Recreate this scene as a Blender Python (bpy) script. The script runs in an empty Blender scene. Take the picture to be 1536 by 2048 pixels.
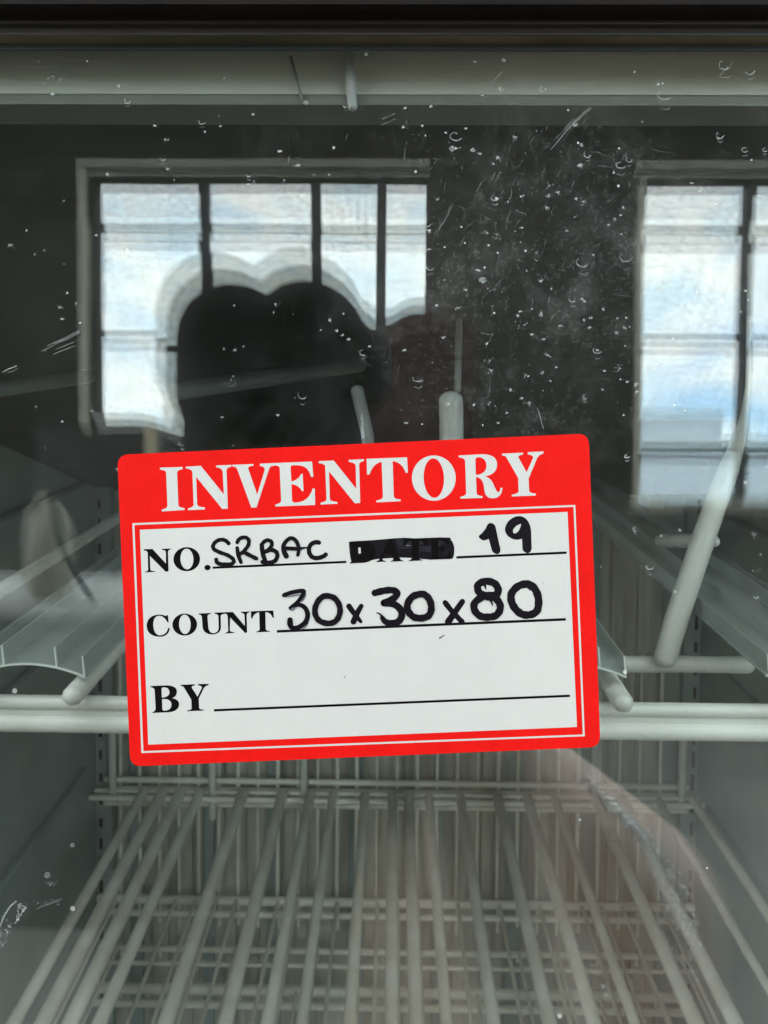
import bpy, bmesh, math, random
from mathutils import Vector, Matrix, Euler
from mathutils.geometry import tessellate_polygon
R = math.radians
scene = bpy.context.scene
COL = scene.collection
rnd = random.Random(7)

# ------------------------------------------------------------------ camera
F_PX = 1418.0                      # focal length in pixels of the 1536 x 2048 photograph
CAM = Vector((0.0, -0.115, 0.0))
YAW, PITCH, ROLL = math.atan(17/F_PX), math.atan(49/F_PX), R(0.5)
ROT = Matrix.Rotation(YAW, 3, 'Z') @ Matrix.Rotation(math.pi/2-PITCH, 3, 'X') @ Matrix.Rotation(ROLL, 3, 'Z')
cam_d = bpy.data.cameras.new('camera'); cam = bpy.data.objects.new('camera', cam_d); COL.objects.link(cam)
cam.matrix_world = Matrix.Translation(CAM) @ ROT.to_4x4()
cam_d.sensor_fit = 'HORIZONTAL'; cam_d.sensor_width = 27.0; cam_d.lens = F_PX/1536*27.0
cam_d.clip_start = 0.005; cam_d.clip_end = 500
cam_d.dof.use_dof = True; cam_d.dof.focus_distance = 0.115; cam_d.dof.aperture_fstop = 56
scene.camera = cam
scene.render.resolution_x, scene.render.resolution_y = 768, 1024

def at(px, py, y):
    """the world point that lies at pixel (px, py) on the upright plane at depth y"""
    d = ROT @ Vector(((px-768)/F_PX, (1024-py)/F_PX, -1.0))
    return CAM + d*((y-CAM.y)/d.y)
def refl(px, py, dist):
    """the point of the room whose mirror image in the front pane lies at pixel (px, py), dist metres of light path away"""
    p = at(px, py, dist+CAM.y); p.y = -p.y
    return p

# ------------------------------------------------------------------ render settings, sky, lights
scene.view_settings.view_transform = 'Standard'; scene.view_settings.look = 'None'
scene.view_settings.exposure = 0.0; scene.view_settings.gamma = 1.0
cy = scene.cycles
cy.use_denoising = True; cy.max_bounces = 10; cy.diffuse_bounces = 5; cy.glossy_bounces = 4
cy.transmission_bounces = 4; cy.transparent_max_bounces = 48
cy.sample_clamp_indirect = 10; cy.caustics_reflective = False; cy.caustics_refractive = False
cy.blur_glossy = 0.0

class NT:
    """small helper for node trees"""
    def __init__(s, tree): s.t = tree; s.n = tree.nodes; s.l = tree.links
    def node(s, kind, _out=0, **kw):
        n = s.n.new(kind)
        for k, v in kw.items():
            if k.startswith('_'): continue
            if hasattr(n, k): setattr(n, k, v); continue
        return n
    def inp(s, n, key, v):
        if v is None: return
        k = n.inputs[key]
        if isinstance(v, bpy.types.NodeSocket): s.l.new(v, k)
        else: k.default_value = v
    def math(s, op, a, b=None, c=None, clamp=False):
        n = s.n.new('ShaderNodeMath'); n.operation = op; n.use_clamp = clamp
        s.inp(n, 0, a); s.inp(n, 1, b); s.inp(n, 2, c); return n.outputs[0]
    def ramp(s, v, a, b, lo=0.0, hi=1.0):
        n = s.n.new('ShaderNodeMapRange'); n.interpolation_type = 'SMOOTHSTEP'
        s.inp(n, 0, v); n.inputs[1].default_value = a; n.inputs[2].default_value = b
        n.inputs[3].default_value = lo; n.inputs[4].default_value = hi; return n.outputs[0]
    def noise(s, vec, scale, detail=4, rough=0.55, dist=0.0):
        n = s.n.new('ShaderNodeTexNoise'); s.inp(n, 'Vector', vec); n.inputs['Scale'].default_value = scale
        n.inputs['Detail'].default_value = detail; n.inputs['Roughness'].default_value = rough
        n.inputs['Distortion'].default_value = dist; return n.outputs[0]
    def voro(s, vec, scale, feature='F1', out='Distance'):
        n = s.n.new('ShaderNodeTexVoronoi'); n.feature = feature; s.inp(n, 'Vector', vec)
        n.inputs['Scale'].default_value = scale; return n
    def mixc(s, f, a, b):
        n = s.n.new('ShaderNodeMix'); n.data_type = 'RGBA'; s.inp(n, 0, f); s.inp(n, 6, a); s.inp(n, 7, b); return n.outputs[2]
    def mapping(s, vec, scale=(1,1,1), loc=(0,0,0), rot=(0,0,0)):
        n = s.n.new('ShaderNodeMapping'); s.inp(n, 'Vector', vec); n.inputs['Scale'].default_value = scale
        n.inputs['Location'].default_value = loc; n.inputs['Rotation'].default_value = rot; return n.outputs[0]

SKY_L = 9.4
w = bpy.data.worlds.new('World'); scene.world = w; w.use_nodes = True
t = NT(w.node_tree); w.node_tree.nodes.clear()
tc = t.n.new('ShaderNodeTexCoord'); g = tc.outputs['Generated']
sep = t.n.new('ShaderNodeSeparateXYZ'); t.l.new(g, sep.inputs[0])
band = t.mapping(g, (2.2, 2.2, 11.0))
cl = t.noise(band, 2.1, 7, 0.62, 0.5)
fine = t.noise(t.mapping(g, (6, 6, 40)), 3.0, 6, 0.65, 0.8)
openn = t.ramp(sep.outputs['X'], 0.24, 0.44)                     # the cloud thins towards that side
low = t.ramp(sep.outputs['Z'], 0.26, 0.12)
clear = t.math('MULTIPLY', t.math('MULTIPLY', openn, low), t.ramp(cl, 0.62, 0.44), clamp=True)
puff = t.noise(t.mapping(g, (5, 5, 14), loc=(3, 1, 2)), 1.6, 5, 0.55, 0.6)
cloudc = t.mixc(t.math('MULTIPLY', t.ramp(fine, 0.22, 0.62, 0.35, 1.0), t.ramp(puff, 0.36, 0.58, 0.35, 1.0)), (0.50, 0.72, 0.92, 1), (0.98, 1.0, 0.99, 1))
bluec = t.mixc(t.ramp(sep.outputs['Z'], 0.02, 0.22), (0.46, 0.72, 0.92, 1), (0.22, 0.48, 0.90, 1))
hor = t.mixc(t.ramp(sep.outputs['Z'], 0.0, 0.07), (0.60, 0.74, 0.84, 1), cloudc)
skyc = t.mixc(clear, hor, bluec)
bg = t.n.new('ShaderNodeBackground'); t.l.new(skyc, bg.inputs[0]); bg.inputs[1].default_value = SKY_L
wo = t.n.new('ShaderNodeOutputWorld'); t.l.new(bg.outputs[0], wo.inputs[0])
w.cycles.sampling_method = 'MANUAL'; w.cycles.sample_map_resolution = 512

# ------------------------------------------------------------------ helpers for objects
def tag(o, label=None, cat=None, group=None, kind=None):
    if label: o['label'] = label
    if cat: o['category'] = cat
    if group: o['group'] = group
    if kind: o['kind'] = kind
    return o
def empty(name, loc=(0,0,0)):
    o = bpy.data.objects.new(name, None); o.empty_display_size = 0.02; o.location = loc; COL.objects.link(o); return o
def link(name, me, m, parent=None):
    o = bpy.data.objects.new(name, me); COL.objects.link(o)
    if m is not None and not me.materials: me.materials.append(m)
    if parent is not None:
        o.parent = parent
        # geometry is written in world coordinates: take off the parents' places
        off = Vector((0,0,0)); p = parent
        while p: off += p.location; p = p.parent
        o.location = -off
    return o
def obj(name, bm, m, parent=None, smooth=False, sharp=None):
    me = bpy.data.meshes.new(name); bmesh.ops.recalc_face_normals(bm, faces=bm.faces); bm.to_mesh(me); bm.free()
    if smooth:
        me.shade_smooth()
        if sharp: me.set_sharp_from_angle(angle=R(sharp))
    return link(name, me, m, parent)
def box(bm, a, b, bevel=0.0):
    x0,y0,z0 = a; x1,y1,z1 = b
    ret = bmesh.ops.create_cube(bm, size=1.0)
    for v in ret['verts']:
        v.co = Vector(((x0+x1)/2+v.co.x*(x1-x0), (y0+y1)/2+v.co.y*(y1-y0), (z0+z1)/2+v.co.z*(z1-z0)))
    if bevel:
        es = list({e for v in ret['verts'] for e in v.link_edges})
        bmesh.ops.bevel(bm, geom=es, offset=bevel, segments=2, affect='EDGES', profile=0.7)
def tube(bm, pts, r, seg=14, cap=True):
    pts = [Vector(p) for p in pts]; n = len(pts)
    rs = r if isinstance(r, (list, tuple)) else [r]*n
    P, Q = [], []
    if cap:   # rounded ends
        d = (pts[0]-pts[1]).normalized()
        for a in (80, 55, 28): P.append(pts[0]+d*rs[0]*math.sin(R(a))*0.75); Q.append(rs[0]*math.cos(R(a)))
    P += pts; Q += list(rs)
    if cap:
        d = (pts[-1]-pts[-2]).normalized()
        for a in (28, 55, 80): P.append(pts[-1]+d*rs[-1]*math.sin(R(a))*0.75); Q.append(rs[-1]*math.cos(R(a)))
    rings = []; up = None
    for i, p in enumerate(P):
        d = (P[min(i+1, len(P)-1)]-P[max(i-1, 0)]).normalized()
        if up is None: up = Vector((0,0,1)) if abs(d.z) < 0.9 else Vector((1,0,0))
        s = d.cross(up).normalized(); u = s.cross(d).normalized(); up = u
        rings.append([bm.verts.new(p+(s*math.cos(k*math.tau/seg)+u*math.sin(k*math.tau/seg))*Q[i]) for k in range(seg)])
    for a, b in zip(rings, rings[1:]):
        for k in range(seg): bm.faces.new((a[k], a[(k+1)%seg], b[(k+1)%seg], b[k]))
    bm.faces.new(rings[0]); bm.faces.new(list(reversed(rings[-1])))
def smooth_path(pts, n=8, closed=False):
    out = []; P = list(pts)
    if closed: P = P[:-1] if P[0] == P[-1] else P
    m = len(P)
    rng = range(m) if closed else range(m-1)
    g = (lambda i: P[i % m]) if closed else (lambda i: P[max(0, min(m-1, i))])
    for i in rng:
        p0, p1, p2, p3 = (Vector(g(i+k)) for k in (-1, 0, 1, 2))
        for k in range(n):
            u = k/n
            out.append(0.5*((2*p1)+(p2-p0)*u+(2*p0-5*p1+4*p2-p3)*u*u+(3*p1-p0-3*p2+p3)*u**3))
    out.append(Vector(P[0] if closed else P[-1]))
    return out

# ------------------------------------------------------------------ materials
def mat(name): 
    m = bpy.data.materials.new(name); m.use_nodes = True; m.node_tree.nodes.clear()
    t = NT(m.node_tree); o = t.n.new('ShaderNodeOutputMaterial'); return m, t, o
def paint(name, c, rough=0.4, var=0.08, scale=20, bump=0.0, c2=None, spec=0.5, metal=0.0, stretch=(1,1,1)):
    m, t, o = mat(name)
    b = t.n.new('ShaderNodeBsdfPrincipled'); tc = t.n.new('ShaderNodeTexCoord')
    v = t.mapping(tc.outputs['Object'], stretch)
    n1 = t.noise(v, scale, 6, 0.6)
    c2 = c2 or tuple(x*(1-var*3) for x in c)
    t.inp(b, 'Base Color', t.mixc(t.ramp(n1, 0.3, 0.72), (*c, 1), (*c2, 1)))
    t.inp(b, 'Roughness', t.math('ADD', t.math('MULTIPLY', n1, 0.2), rough-0.1))
    b.inputs['Specular IOR Level'].default_value = spec; b.inputs['Metallic'].default_value = metal
    if bump:
        bp = t.n.new('ShaderNodeBump'); bp.inputs['Strength'].default_value = bump; bp.inputs['Distance'].default_value = 0.001
        t.inp(bp, 'Height', t.noise(v, scale*6, 5, 0.6)); t.l.new(bp.outputs[0], b.inputs['Normal'])
    t.l.new(b.outputs[0], o.inputs[0]); return m

M = {}
M['coat']    = paint('white_coated_wire', (0.66,0.66,0.62), 0.28, 0.10, 60, 0.15, c2=(0.55,0.55,0.50))
M['wire']    = paint('worn_coated_wire', (0.90,0.88,0.81), 0.25, 0.10, 30, 0.15, c2=(0.72,0.67,0.57))
M['liner']   = paint('cabinet_liner', (0.36,0.41,0.405), 0.45, 0.08, 9, 0.1, c2=(0.27,0.31,0.305))
M['rear']    = paint('rear_liner', (0.60,0.575,0.50), 0.5, 0.08, 26, 0.1, c2=(0.38,0.36,0.31), stretch=(3,1,0.4))
M['dark']    = paint('black_frame', (0.006,0.004,0.003), 0.6, 0.1, 60, 0.1, c2=(0.010,0.006,0.004), spec=0.1)
M['dark2']   = paint('brown_black_frame', (0.035,0.026,0.018), 0.4, 0.1, 50, 0.1, c2=(0.02,0.015,0.012), stretch=(0.1,1,6))
M['gold']    = paint('tarnished_trim', (0.22,0.17,0.09), 0.3, 0.2, 12, 0.0, c2=(0.05,0.04,0.025), metal=0.6, stretch=(1,1,1))
M['gasket']  = paint('grey_gasket', (0.03,0.035,0.035), 0.5, 0.1, 40, 0.1)
M['header']  = paint('header_plate', (0.54,0.55,0.43), 0.5, 0.04, 60, 0.05, stretch=(0.05,1,6))
M['lip']     = paint('sealing_lip', (0.16,0.165,0.135), 0.45, 0.04, 60, 0.05, stretch=(0.05,1,6))
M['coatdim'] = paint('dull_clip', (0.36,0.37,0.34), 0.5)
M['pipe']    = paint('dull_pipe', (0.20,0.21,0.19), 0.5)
M['ceil']    = paint('cavity_top', (0.036,0.031,0.022), 0.6, 0.1, 10)  # near-black puts the shade of the upper cavity into the colour
M['rust']    = paint('rusty_slot', (0.08,0.05,0.03), 0.8, 0.3, 90, 0.2)
M['slot']    = paint('slot_dark', (0.02,0.018,0.014), 0.8)
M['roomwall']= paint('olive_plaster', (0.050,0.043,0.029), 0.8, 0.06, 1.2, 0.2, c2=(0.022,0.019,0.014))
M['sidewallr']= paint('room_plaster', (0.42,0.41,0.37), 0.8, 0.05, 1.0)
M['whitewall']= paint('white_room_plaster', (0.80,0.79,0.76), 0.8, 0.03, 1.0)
M['floorr']  = paint('concrete', (0.22,0.21,0.19), 0.7, 0.1, 2.0)
M['ceilr']   = paint('ceiling_board', (0.30,0.30,0.28), 0.8, 0.05, 2.0)
M['trim']    = paint('beige_trim', (0.55,0.50,0.40), 0.5, 0.1, 6, c2=(0.40,0.36,0.28))
M['steel']   = paint('window_steel', (0.05,0.052,0.05), 0.5, 0.1, 8, c2=(0.03,0.03,0.03))
M['hair']    = paint('dark_hair', (0.006,0.006,0.007), 0.7, 0.1, 60, 0.4, spec=0.2)
M['skin']    = paint('skin', (0.80,0.60,0.50), 0.5, 0.04, 30, 0.1, c2=(0.74,0.52,0.42))
M['cloth']   = paint('dark_cloth', (0.012,0.014,0.018), 0.9, 0.1, 50, 0.3)
M['shirt']   = paint('taupe_cloth', (0.42,0.34,0.27), 0.85, 0.08, 30, 0.3)
M['maroon']  = paint('maroon_cloth', (0.040,0.013,0.011), 0.85, 0.1, 12, 0.3)
M['phone']   = paint('phone_case', (0.012,0.012,0.013), 0.5)
M['lens']    = paint('lens_glass', (0.004,0.004,0.006), 0.1)
M['gem']     = paint('cut_glass', (0.98,0.98,0.98), 0.10, 0.0, 200, metal=1.0)
M['cabinetr']= paint('dark_cabinet', (0.03,0.027,0.022), 0.6, 0.1, 5)
M['whitet']  = paint('white_board', (0.55,0.55,0.52), 0.5, 0.05, 5)
M['wood']    = paint('pale_wood', (0.55,0.46,0.30), 0.6, 0.1, 5, stretch=(6,6,1))
M['jug']     = paint('beige_plastic', (0.36,0.33,0.24), 0.45, 0.1, 8)
M['rubber']  = paint('black_rubber', (0.02,0.02,0.02), 0.6)
M['ground']  = paint('outdoor_ground', (0.30,0.29,0.26), 0.9, 0.1, 0.2)
M['shed']    = paint('pale_cladding', (0.78,0.86,0.94), 0.7, 0.03, 0.8, stretch=(6,1,0.3))
M['bush']    = paint('dark_cloth_pile', (0.02,0.022,0.02), 0.9)

def glass_mat(name, dusty):
    """clear float glass: Fresnel reflection over a faint green body tint; the outer pane carries dust and smears"""
    m, t, o = mat(name)
    geo = t.n.new('ShaderNodeNewGeometry')
    dot = t.n.new('ShaderNodeVectorMath'); dot.operation = 'DOT_PRODUCT'
    t.l.new(geo.outputs['Incoming'], dot.inputs[0]); t.l.new(geo.outputs['Normal'], dot.inputs[1])
    c = t.math('SUBTRACT', 1.0, t.math('ABSOLUTE', dot.outputs['Value']))
    fr = t.math('ADD', t.math('MULTIPLY', t.math('POWER', c, 5.0), 0.96), 0.026, clamp=True)
    tr = t.n.new('ShaderNodeBsdfTransparent'); tr.inputs[0].default_value = (0.977, 0.981, 0.973, 1)
    gl = t.n.new('ShaderNodeBsdfGlossy'); gl.inputs[0].default_value = (1,1,1,1); gl.inputs['Roughness'].default_value = 0.0
    tc = t.n.new('ShaderNodeTexCoord'); ob = tc.outputs['Object']
    mx = t.n.new('ShaderNodeMixShader'); t.l.new(fr, mx.inputs[0]); t.l.new(tr.outputs[0], mx.inputs[1]); t.l.new(gl.outputs[0], mx.inputs[2])
    # ripples of the glass
    bp = t.n.new('ShaderNodeBump'); bp.inputs['Strength'].default_value = 0.05; bp.inputs['Distance'].default_value = 0.0004
    t.inp(bp, 'Height', t.noise(ob, 30, 2, 0.5)); t.l.new(bp.outputs[0], gl.inputs['Normal'])
    out = mx.outputs[0]
    if dusty:
        sp = t.n.new('ShaderNodeSeparateXYZ'); t.l.new(ob, sp.inputs[0]); X, Z = sp.outputs['X'], sp.outputs['Z']
        # where the dirt has gathered: a broad patch right of the middle, above the label
        dx = t.math('DIVIDE', t.math('SUBTRACT', X, 0.024), 0.030); dz = t.math('DIVIDE', t.math('SUBTRACT', Z, 0.034), 0.034)
        dd = t.math('ADD', t.math('MULTIPLY', dx, dx), t.math('MULTIPLY', dz, dz))
        wob = t.math('MULTIPLY', t.math('SUBTRACT', t.noise(ob, 45, 4), 0.5), 2.2)
        patch = t.ramp(t.math('ADD', dd, wob), 1.9, 0.1)
        gen = t.math('MULTIPLY', t.ramp(Z, -0.05, 0.03, 0.12, 0.35), t.ramp(X, -0.06, 0.03, 0.3, 1.0))
        amount = t.math('MAXIMUM', patch, gen)
        mott = t.ramp(t.noise(ob, 1500, 3, 0.7, 0.0), 0.50, 0.72)
        mott2 = t.ramp(t.noise(ob, 520, 4, 0.75, 0.0), 0.50, 0.78)
        haze = t.math('MULTIPLY', amount, t.math('MULTIPLY', t.ramp(t.noise(ob, 75, 4, 0.6), 0.32, 0.70, 0.25, 1.0), t.math('ADD', t.math('MULTIPLY', mott, 0.050), t.math('ADD', t.math('MULTIPLY', mott2, 0.050), t.math('ADD', t.math('MULTIPLY', t.ramp(t.noise(ob, 190, 3, 0.6), 0.42, 0.70), 0.030), 0.006)))))
        # smears wiped across
        sm = t.noise(t.mapping(ob, (900, 1, 90), rot=(0, R(24), 0)), 1.0, 4, 0.6)
        smm = t.math('MULTIPLY', t.ramp(sm, 0.60, 0.80), t.math('MULTIPLY', t.ramp(t.noise(ob, 30, 3), 0.52, 0.66), 0.035))
        # specks
        v1 = t.voro(ob, 620); r1 = t.n.new('ShaderNodeSeparateColor'); t.l.new(v1.outputs['Color'], r1.inputs[0])
        th = t.math('MULTIPLY', t.ramp(r1.outputs[0], 0.72, 1.0), 0.13)
        spk = t.math('MULTIPLY', t.math('LESS_THAN', v1.outputs['Distance'], th), t.math('MULTIPLY', t.ramp(amount, 0.0, 0.7, 0.10, 0.55), r1.outputs[1]))
        v2 = t.voro(ob, 210); r2 = t.n.new('ShaderNodeSeparateColor'); t.l.new(v2.outputs['Color'], r2.inputs[0])
        th2 = t.math('MULTIPLY', t.ramp(r2.outputs[0], 0.80, 1.0), 0.10)
        spk2 = t.math('MULTIPLY', t.math('LESS_THAN', v2.outputs['Distance'], th2), t.math('MULTIPLY', r2.outputs[1], 0.5))
        f = t.math('MAXIMUM', t.math('ADD', haze, smm), t.math('MAXIMUM', spk, spk2), clamp=True)
        # only the outer face is dirty
        spn = t.n.new('ShaderNodeSeparateXYZ'); t.l.new(geo.outputs['True Normal'], spn.inputs[0])
        outer = t.math('GREATER_THAN', t.math('MULTIPLY', spn.outputs['Y'], t.math('SUBTRACT', 1.0, t.math('MULTIPLY', geo.outputs['Backfacing'], 2.0))), -0.5)
        outer = t.math('SUBTRACT', 1.0, outer)
        f = t.math('MULTIPLY', f, outer)
        df = t.n.new('ShaderNodeBsdfDiffuse'); df.inputs[0].default_value = (0.76, 0.74, 0.66, 1)
        m2 = t.n.new('ShaderNodeMixShader'); t.l.new(f, m2.inputs[0]); t.l.new(out, m2.inputs[1]); t.l.new(df.outputs[0], m2.inputs[2])
        out = m2.outputs[0]
    t.l.new(out, o.inputs[0]); return m
M['glass_front'] = glass_mat('door_glass_outer', True)
M['glass'] = glass_mat('door_glass_inner', False)

def thin_plastic(name, c, clear, rough=0.3):
    m, t, o = mat(name)
    b = t.n.new('ShaderNodeBsdfPrincipled'); b.inputs['Base Color'].default_value = (*c, 1); b.inputs['Roughness'].default_value = rough
    tr = t.n.new('ShaderNodeBsdfTransparent'); tr.inputs[0].default_value = (0.95,0.97,0.96,1)
    tc = t.n.new('ShaderNodeTexCoord')
    f = t.ramp(t.noise(tc.outputs['Object'], 40, 4), 0.3, 0.7, 1-clear-0.08, 1-clear+0.08)
    mx = t.n.new('ShaderNodeMixShader'); t.l.new(f, mx.inputs[0]); t.l.new(tr.outputs[0], mx.inputs[1]); t.l.new(b.outputs[0], mx.inputs[2])
    t.l.new(mx.outputs[0], o.inputs[0]); return m
M['track'] = thin_plastic('clear_grey_plastic', (0.42,0.45,0.44), 0.48)
M['trackedge'] = thin_plastic('clear_plastic_edge', (0.75,0.78,0.74), 0.25)
M['mark'] = thin_plastic('dried_droplet', (0.62,0.63,0.58), 0.84, 0.6)
M['markb'] = thin_plastic('bright_flake', (0.70,0.71,0.66), 0.72, 0.5)
M['wglass'] = thin_plastic('window_glass', (0.6,0.65,0.65), 0.97, 0.1)

def paper(name, c, rough=0.5, grain=0.04, spec=0.4):
    m, t, o = mat(name)
    b = t.n.new('ShaderNodeBsdfPrincipled'); tc = t.n.new('ShaderNodeTexCoord'); ob = tc.outputs['Object']
    n1 = t.noise(ob, 3500, 3, 0.6); n2 = t.noise(ob, 160, 4, 0.6)
    mixf = t.math('ADD', t.math('MULTIPLY', n1, 0.6), t.math('MULTIPLY', n2, 0.4))
    t.inp(b, 'Base Color', t.mixc(t.ramp(mixf, 0.3, 0.7), tuple(x*(1-grain*2) for x in c)+(1,), (*c, 1)))
    b.inputs['Roughness'].default_value = rough; b.inputs['Specular IOR Level'].default_value = spec
    bp = t.n.new('ShaderNodeBump'); bp.inputs['Strength'].default_value = 0.12; bp.inputs['Distance'].default_value = 0.00005
    t.inp(bp, 'Height', t.noise(ob, 2600, 3, 0.6)); t.l.new(bp.outputs[0], b.inputs['Normal'])
    t.l.new(b.outputs[0], o.inputs[0]); return m
M['red'] = paper('red_print', (0.60,0.007,0.005), 0.5, 0.09, 0.06)
M['white'] = paper('white_paper', (0.45,0.422,0.380), 0.6, 0.03, 0.10)
M['ink'] = paper('black_print', (0.003,0.002,0.002), 0.7, 0.0, 0.05)
M['marker'] = paper('marker_ink', (0.006,0.004,0.006), 0.5, 0.3, 0.10)
M['marker2'] = paper('marker_crossing', (0.008,0.006,0.008), 0.5, 0.35, 0.10)
M['marker_thin'] = paper('marker_streak', (0.018,0.016,0.020), 0.5, 0.3, 0.15)
M['fade'] = paper('marker_fade', (0.12,0.12,0.14), 0.6, 0.25, 0.3)

# ================================================================== REFRIGERATOR
XL, XR = -0.290, 0.300          # inner faces of the side walls
YB = 0.585                      # rear wall
ZT, ZF = 0.42, -1.0             # top and floor of the cavity
fridge = tag(empty('refrigerator', (0, 0.3, -1.38)), 'upright glass-door refrigerator with pale grey liner behind the label', 'refrigerator')
# liner
bm = bmesh.new(); box(bm, (XL-0.05, 0.045, ZF), (XL, YB, ZT))
for z in (-0.03, -0.16, -0.30, -0.44, -0.58, -0.72):           # pressed ribs, running down to the front like the shelves
    tube(bm, [(XL+0.001, 0.07, z-0.06), (XL+0.001, YB-0.04, z+0.03)], 0.004, 8)
obj('side_wall', bm, M['liner'], fridge, True, 40)
bm = bmesh.new(); box(bm, (XR, 0.045, ZF), (XR+0.05, YB, ZT))
for z in (-0.05, -0.19, -0.33, -0.47, -0.61):
    tube(bm, [(XR-0.001, 0.07, z-0.06), (XR-0.001, YB-0.04, z+0.03)], 0.004, 8)
obj('side_wall', bm, M['liner'], fridge, True, 40)
bm = bmesh.new(); box(bm, (XL-0.05, YB, ZF), (XR+0.05, YB+0.02, ZT)); obj('rear_wall', bm, M['rear'], fridge)
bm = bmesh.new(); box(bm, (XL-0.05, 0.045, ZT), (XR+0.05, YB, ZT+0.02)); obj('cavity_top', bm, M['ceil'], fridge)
bm = bmesh.new(); box(bm, (XL-0.05, 0.045, ZF-0.02), (XR+0.05, YB, ZF)); obj('cavity_floor', bm, M['liner'], fridge)
# pressed vertical flutes of the rear wall
x = XL+0.03; k = 0
while x < XR-0.02:
    bm = bmesh.new(); wd = rnd.uniform(0.010, 0.020); box(bm, (x, YB-0.006, ZF), (x+wd, YB-0.0002, 0.03), 0.002)
    obj('flute', bm, M['rear'] if k % 3 else M['liner'], fridge); x += wd+rnd.uniform(0.008, 0.016); k += 1
# slotted posts in the rear corners
for xx, s in ((XL, 1), (XR, -1)):
    bm = bmesh.new(); box(bm, sorted_a := (min(xx, xx+s*0.016), YB-0.014, -0.8), (max(xx, xx+s*0.016), YB-0.0062, 0.3), 0.001)
    po = obj('slotted_post', bm, M['liner'], fridge)
    for i in range(44):
        z = -0.72+i*0.0225
        bm = bmesh.new(); hh = rnd.uniform(0.008, 0.017); wv = rnd.uniform(0.0010, 0.0018); box(bm, (xx+s*0.005-wv, YB-0.0150, z), (xx+s*0.005+wv, YB-0.0140, z+hh))
        obj('slot', bm, M['rust'] if i % 3 else M['slot'], po)
# header above the opening
h0 = at(768, 209, 0.05).z; h1 = at(768, 90, 0.05).z
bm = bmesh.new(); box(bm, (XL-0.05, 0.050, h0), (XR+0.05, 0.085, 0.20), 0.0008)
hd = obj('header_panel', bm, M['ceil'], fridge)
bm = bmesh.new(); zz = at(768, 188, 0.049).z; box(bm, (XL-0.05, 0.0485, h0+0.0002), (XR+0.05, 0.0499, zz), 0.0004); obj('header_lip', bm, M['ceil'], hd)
bm = bmesh.new()      # dark wedge added as shade in the upper cavity, lower at the back
zl = at(768, 985, YB).z
loop = [(0.0852, h0+0.004), (YB-0.001, zl), (YB-0.001, 0.2), (0.0852, 0.2)]
va = [bm.verts.new((XL-0.05, y, z)) for y, z in loop]; vb_ = [bm.verts.new((XR+0.05, y, z)) for y, z in loop]
bm.faces.new(va); bm.faces.new(vb_)
for i in range(4): bm.faces.new((va[i], va[(i+1)%4], vb_[(i+1)%4], vb_[i]))
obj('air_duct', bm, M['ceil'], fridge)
for pa, pb, rr in (((-30,782),(180,752),15), ((330,786),(720,728),17)):
    bm = bmesh.new(); A = at(pa[0], pa[1], 0.16); B = at(pb[0], pb[1], 0.20); tube(bm, [A, (A+B)/2, B], rr*0.29/F_PX, 12); obj('duct_pipe', bm, M['pipe'], fridge, True)  # two dull slanted bars across the upper cavity
# outer shell
bm = bmesh.new(); box(bm, (XL-0.075, 0.045, -1.38), (XL-0.0502, 0.66, 0.6)); obj('shell_side', bm, M['dark'], fridge)
bm = bmesh.new(); box(bm, (XR+0.0502, 0.045, -1.38), (XR+0.075, 0.66, 0.6)); obj('shell_side', bm, M['dark'], fridge)
bm = bmesh.new(); box(bm, (XL-0.05, YB+0.0202, -1.38), (XR+0.05, 0.66, 0.6)); obj('shell_back', bm, M['dark'], fridge)
bm = bmesh.new(); box(bm, (XL-0.05, 0.045, ZT+0.0202), (XR+0.05, YB+0.02, 0.6)); obj('shell_top', bm, M['dark'], fridge)
bm = bmesh.new(); box(bm, (XL-0.05, 0.045, -1.38), (XR+0.05, YB+0.02, ZF-0.0202)); obj('shell_base', bm, M['dark'], fridge)

# door: frame profile on all four sides, three panes
DX0, DX1, DZ0 = XL-0.045, XR+0.045, -1.30
def z_at(y_px, y): return at(768, y_px, y).z
bm = bmesh.new()
zt = z_at(36, -0.004)
box(bm, (DX0-0.04, -0.007, zt), (DX1+0.04, 0.0035, zt+0.09), 0.0012)
box(bm, (DX0-0.04, 0.0037, 0.135), (DX1+0.04, 0.040, zt+0.09), 0.0015)
box(bm, (DX0-0.04, -0.012, DZ0-0.05), (DX1+0.04, 0.040, DZ0))
box(bm, (DX0-0.04, -0.012, DZ0+0.0002), (DX0, 0.040, zt-0.0002)); box(bm, (DX1, -0.012, DZ0+0.0002), (DX1+0.04, 0.040, zt-0.0002))
door = obj('door', bm, M['dark'], fridge)
steps = [(36, 47, 'dark2', 0.0), (51, 70, 'dark2', 0.001), (74, 84, 'gasket', 0.002), (84.5, 89, 'dark', 0.0032), (89.5, 99, 'gasket', 0.0028)]
for a, b, mm, back in steps:
    bm = bmesh.new(); yf = -0.0035+back; box(bm, (DX0, yf, z_at(b, yf)), (DX1, -0.0002, z_at(a, yf)), 0.0001); obj('glazing_bead', bm, M[mm], door)
for a, b in ((47.2, 50.8), (70.2, 73.8)):
    bm = bmesh.new(); x0 = at(1020, a, -0.003).x; box(bm, (DX0, -0.0030, z_at(b, -0.003)+0.00012), (DX1, -0.0002, z_at(a, -0.003)-0.00012)); obj('trim_line', bm, M['gold'], door)
bm = bmesh.new(); box(bm, (DX0, 0.0062, 0.125), (DX1, 0.036, 0.1348)); obj('spacer_bar', bm, M['gasket'], door)
ztop = 0.124
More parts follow.
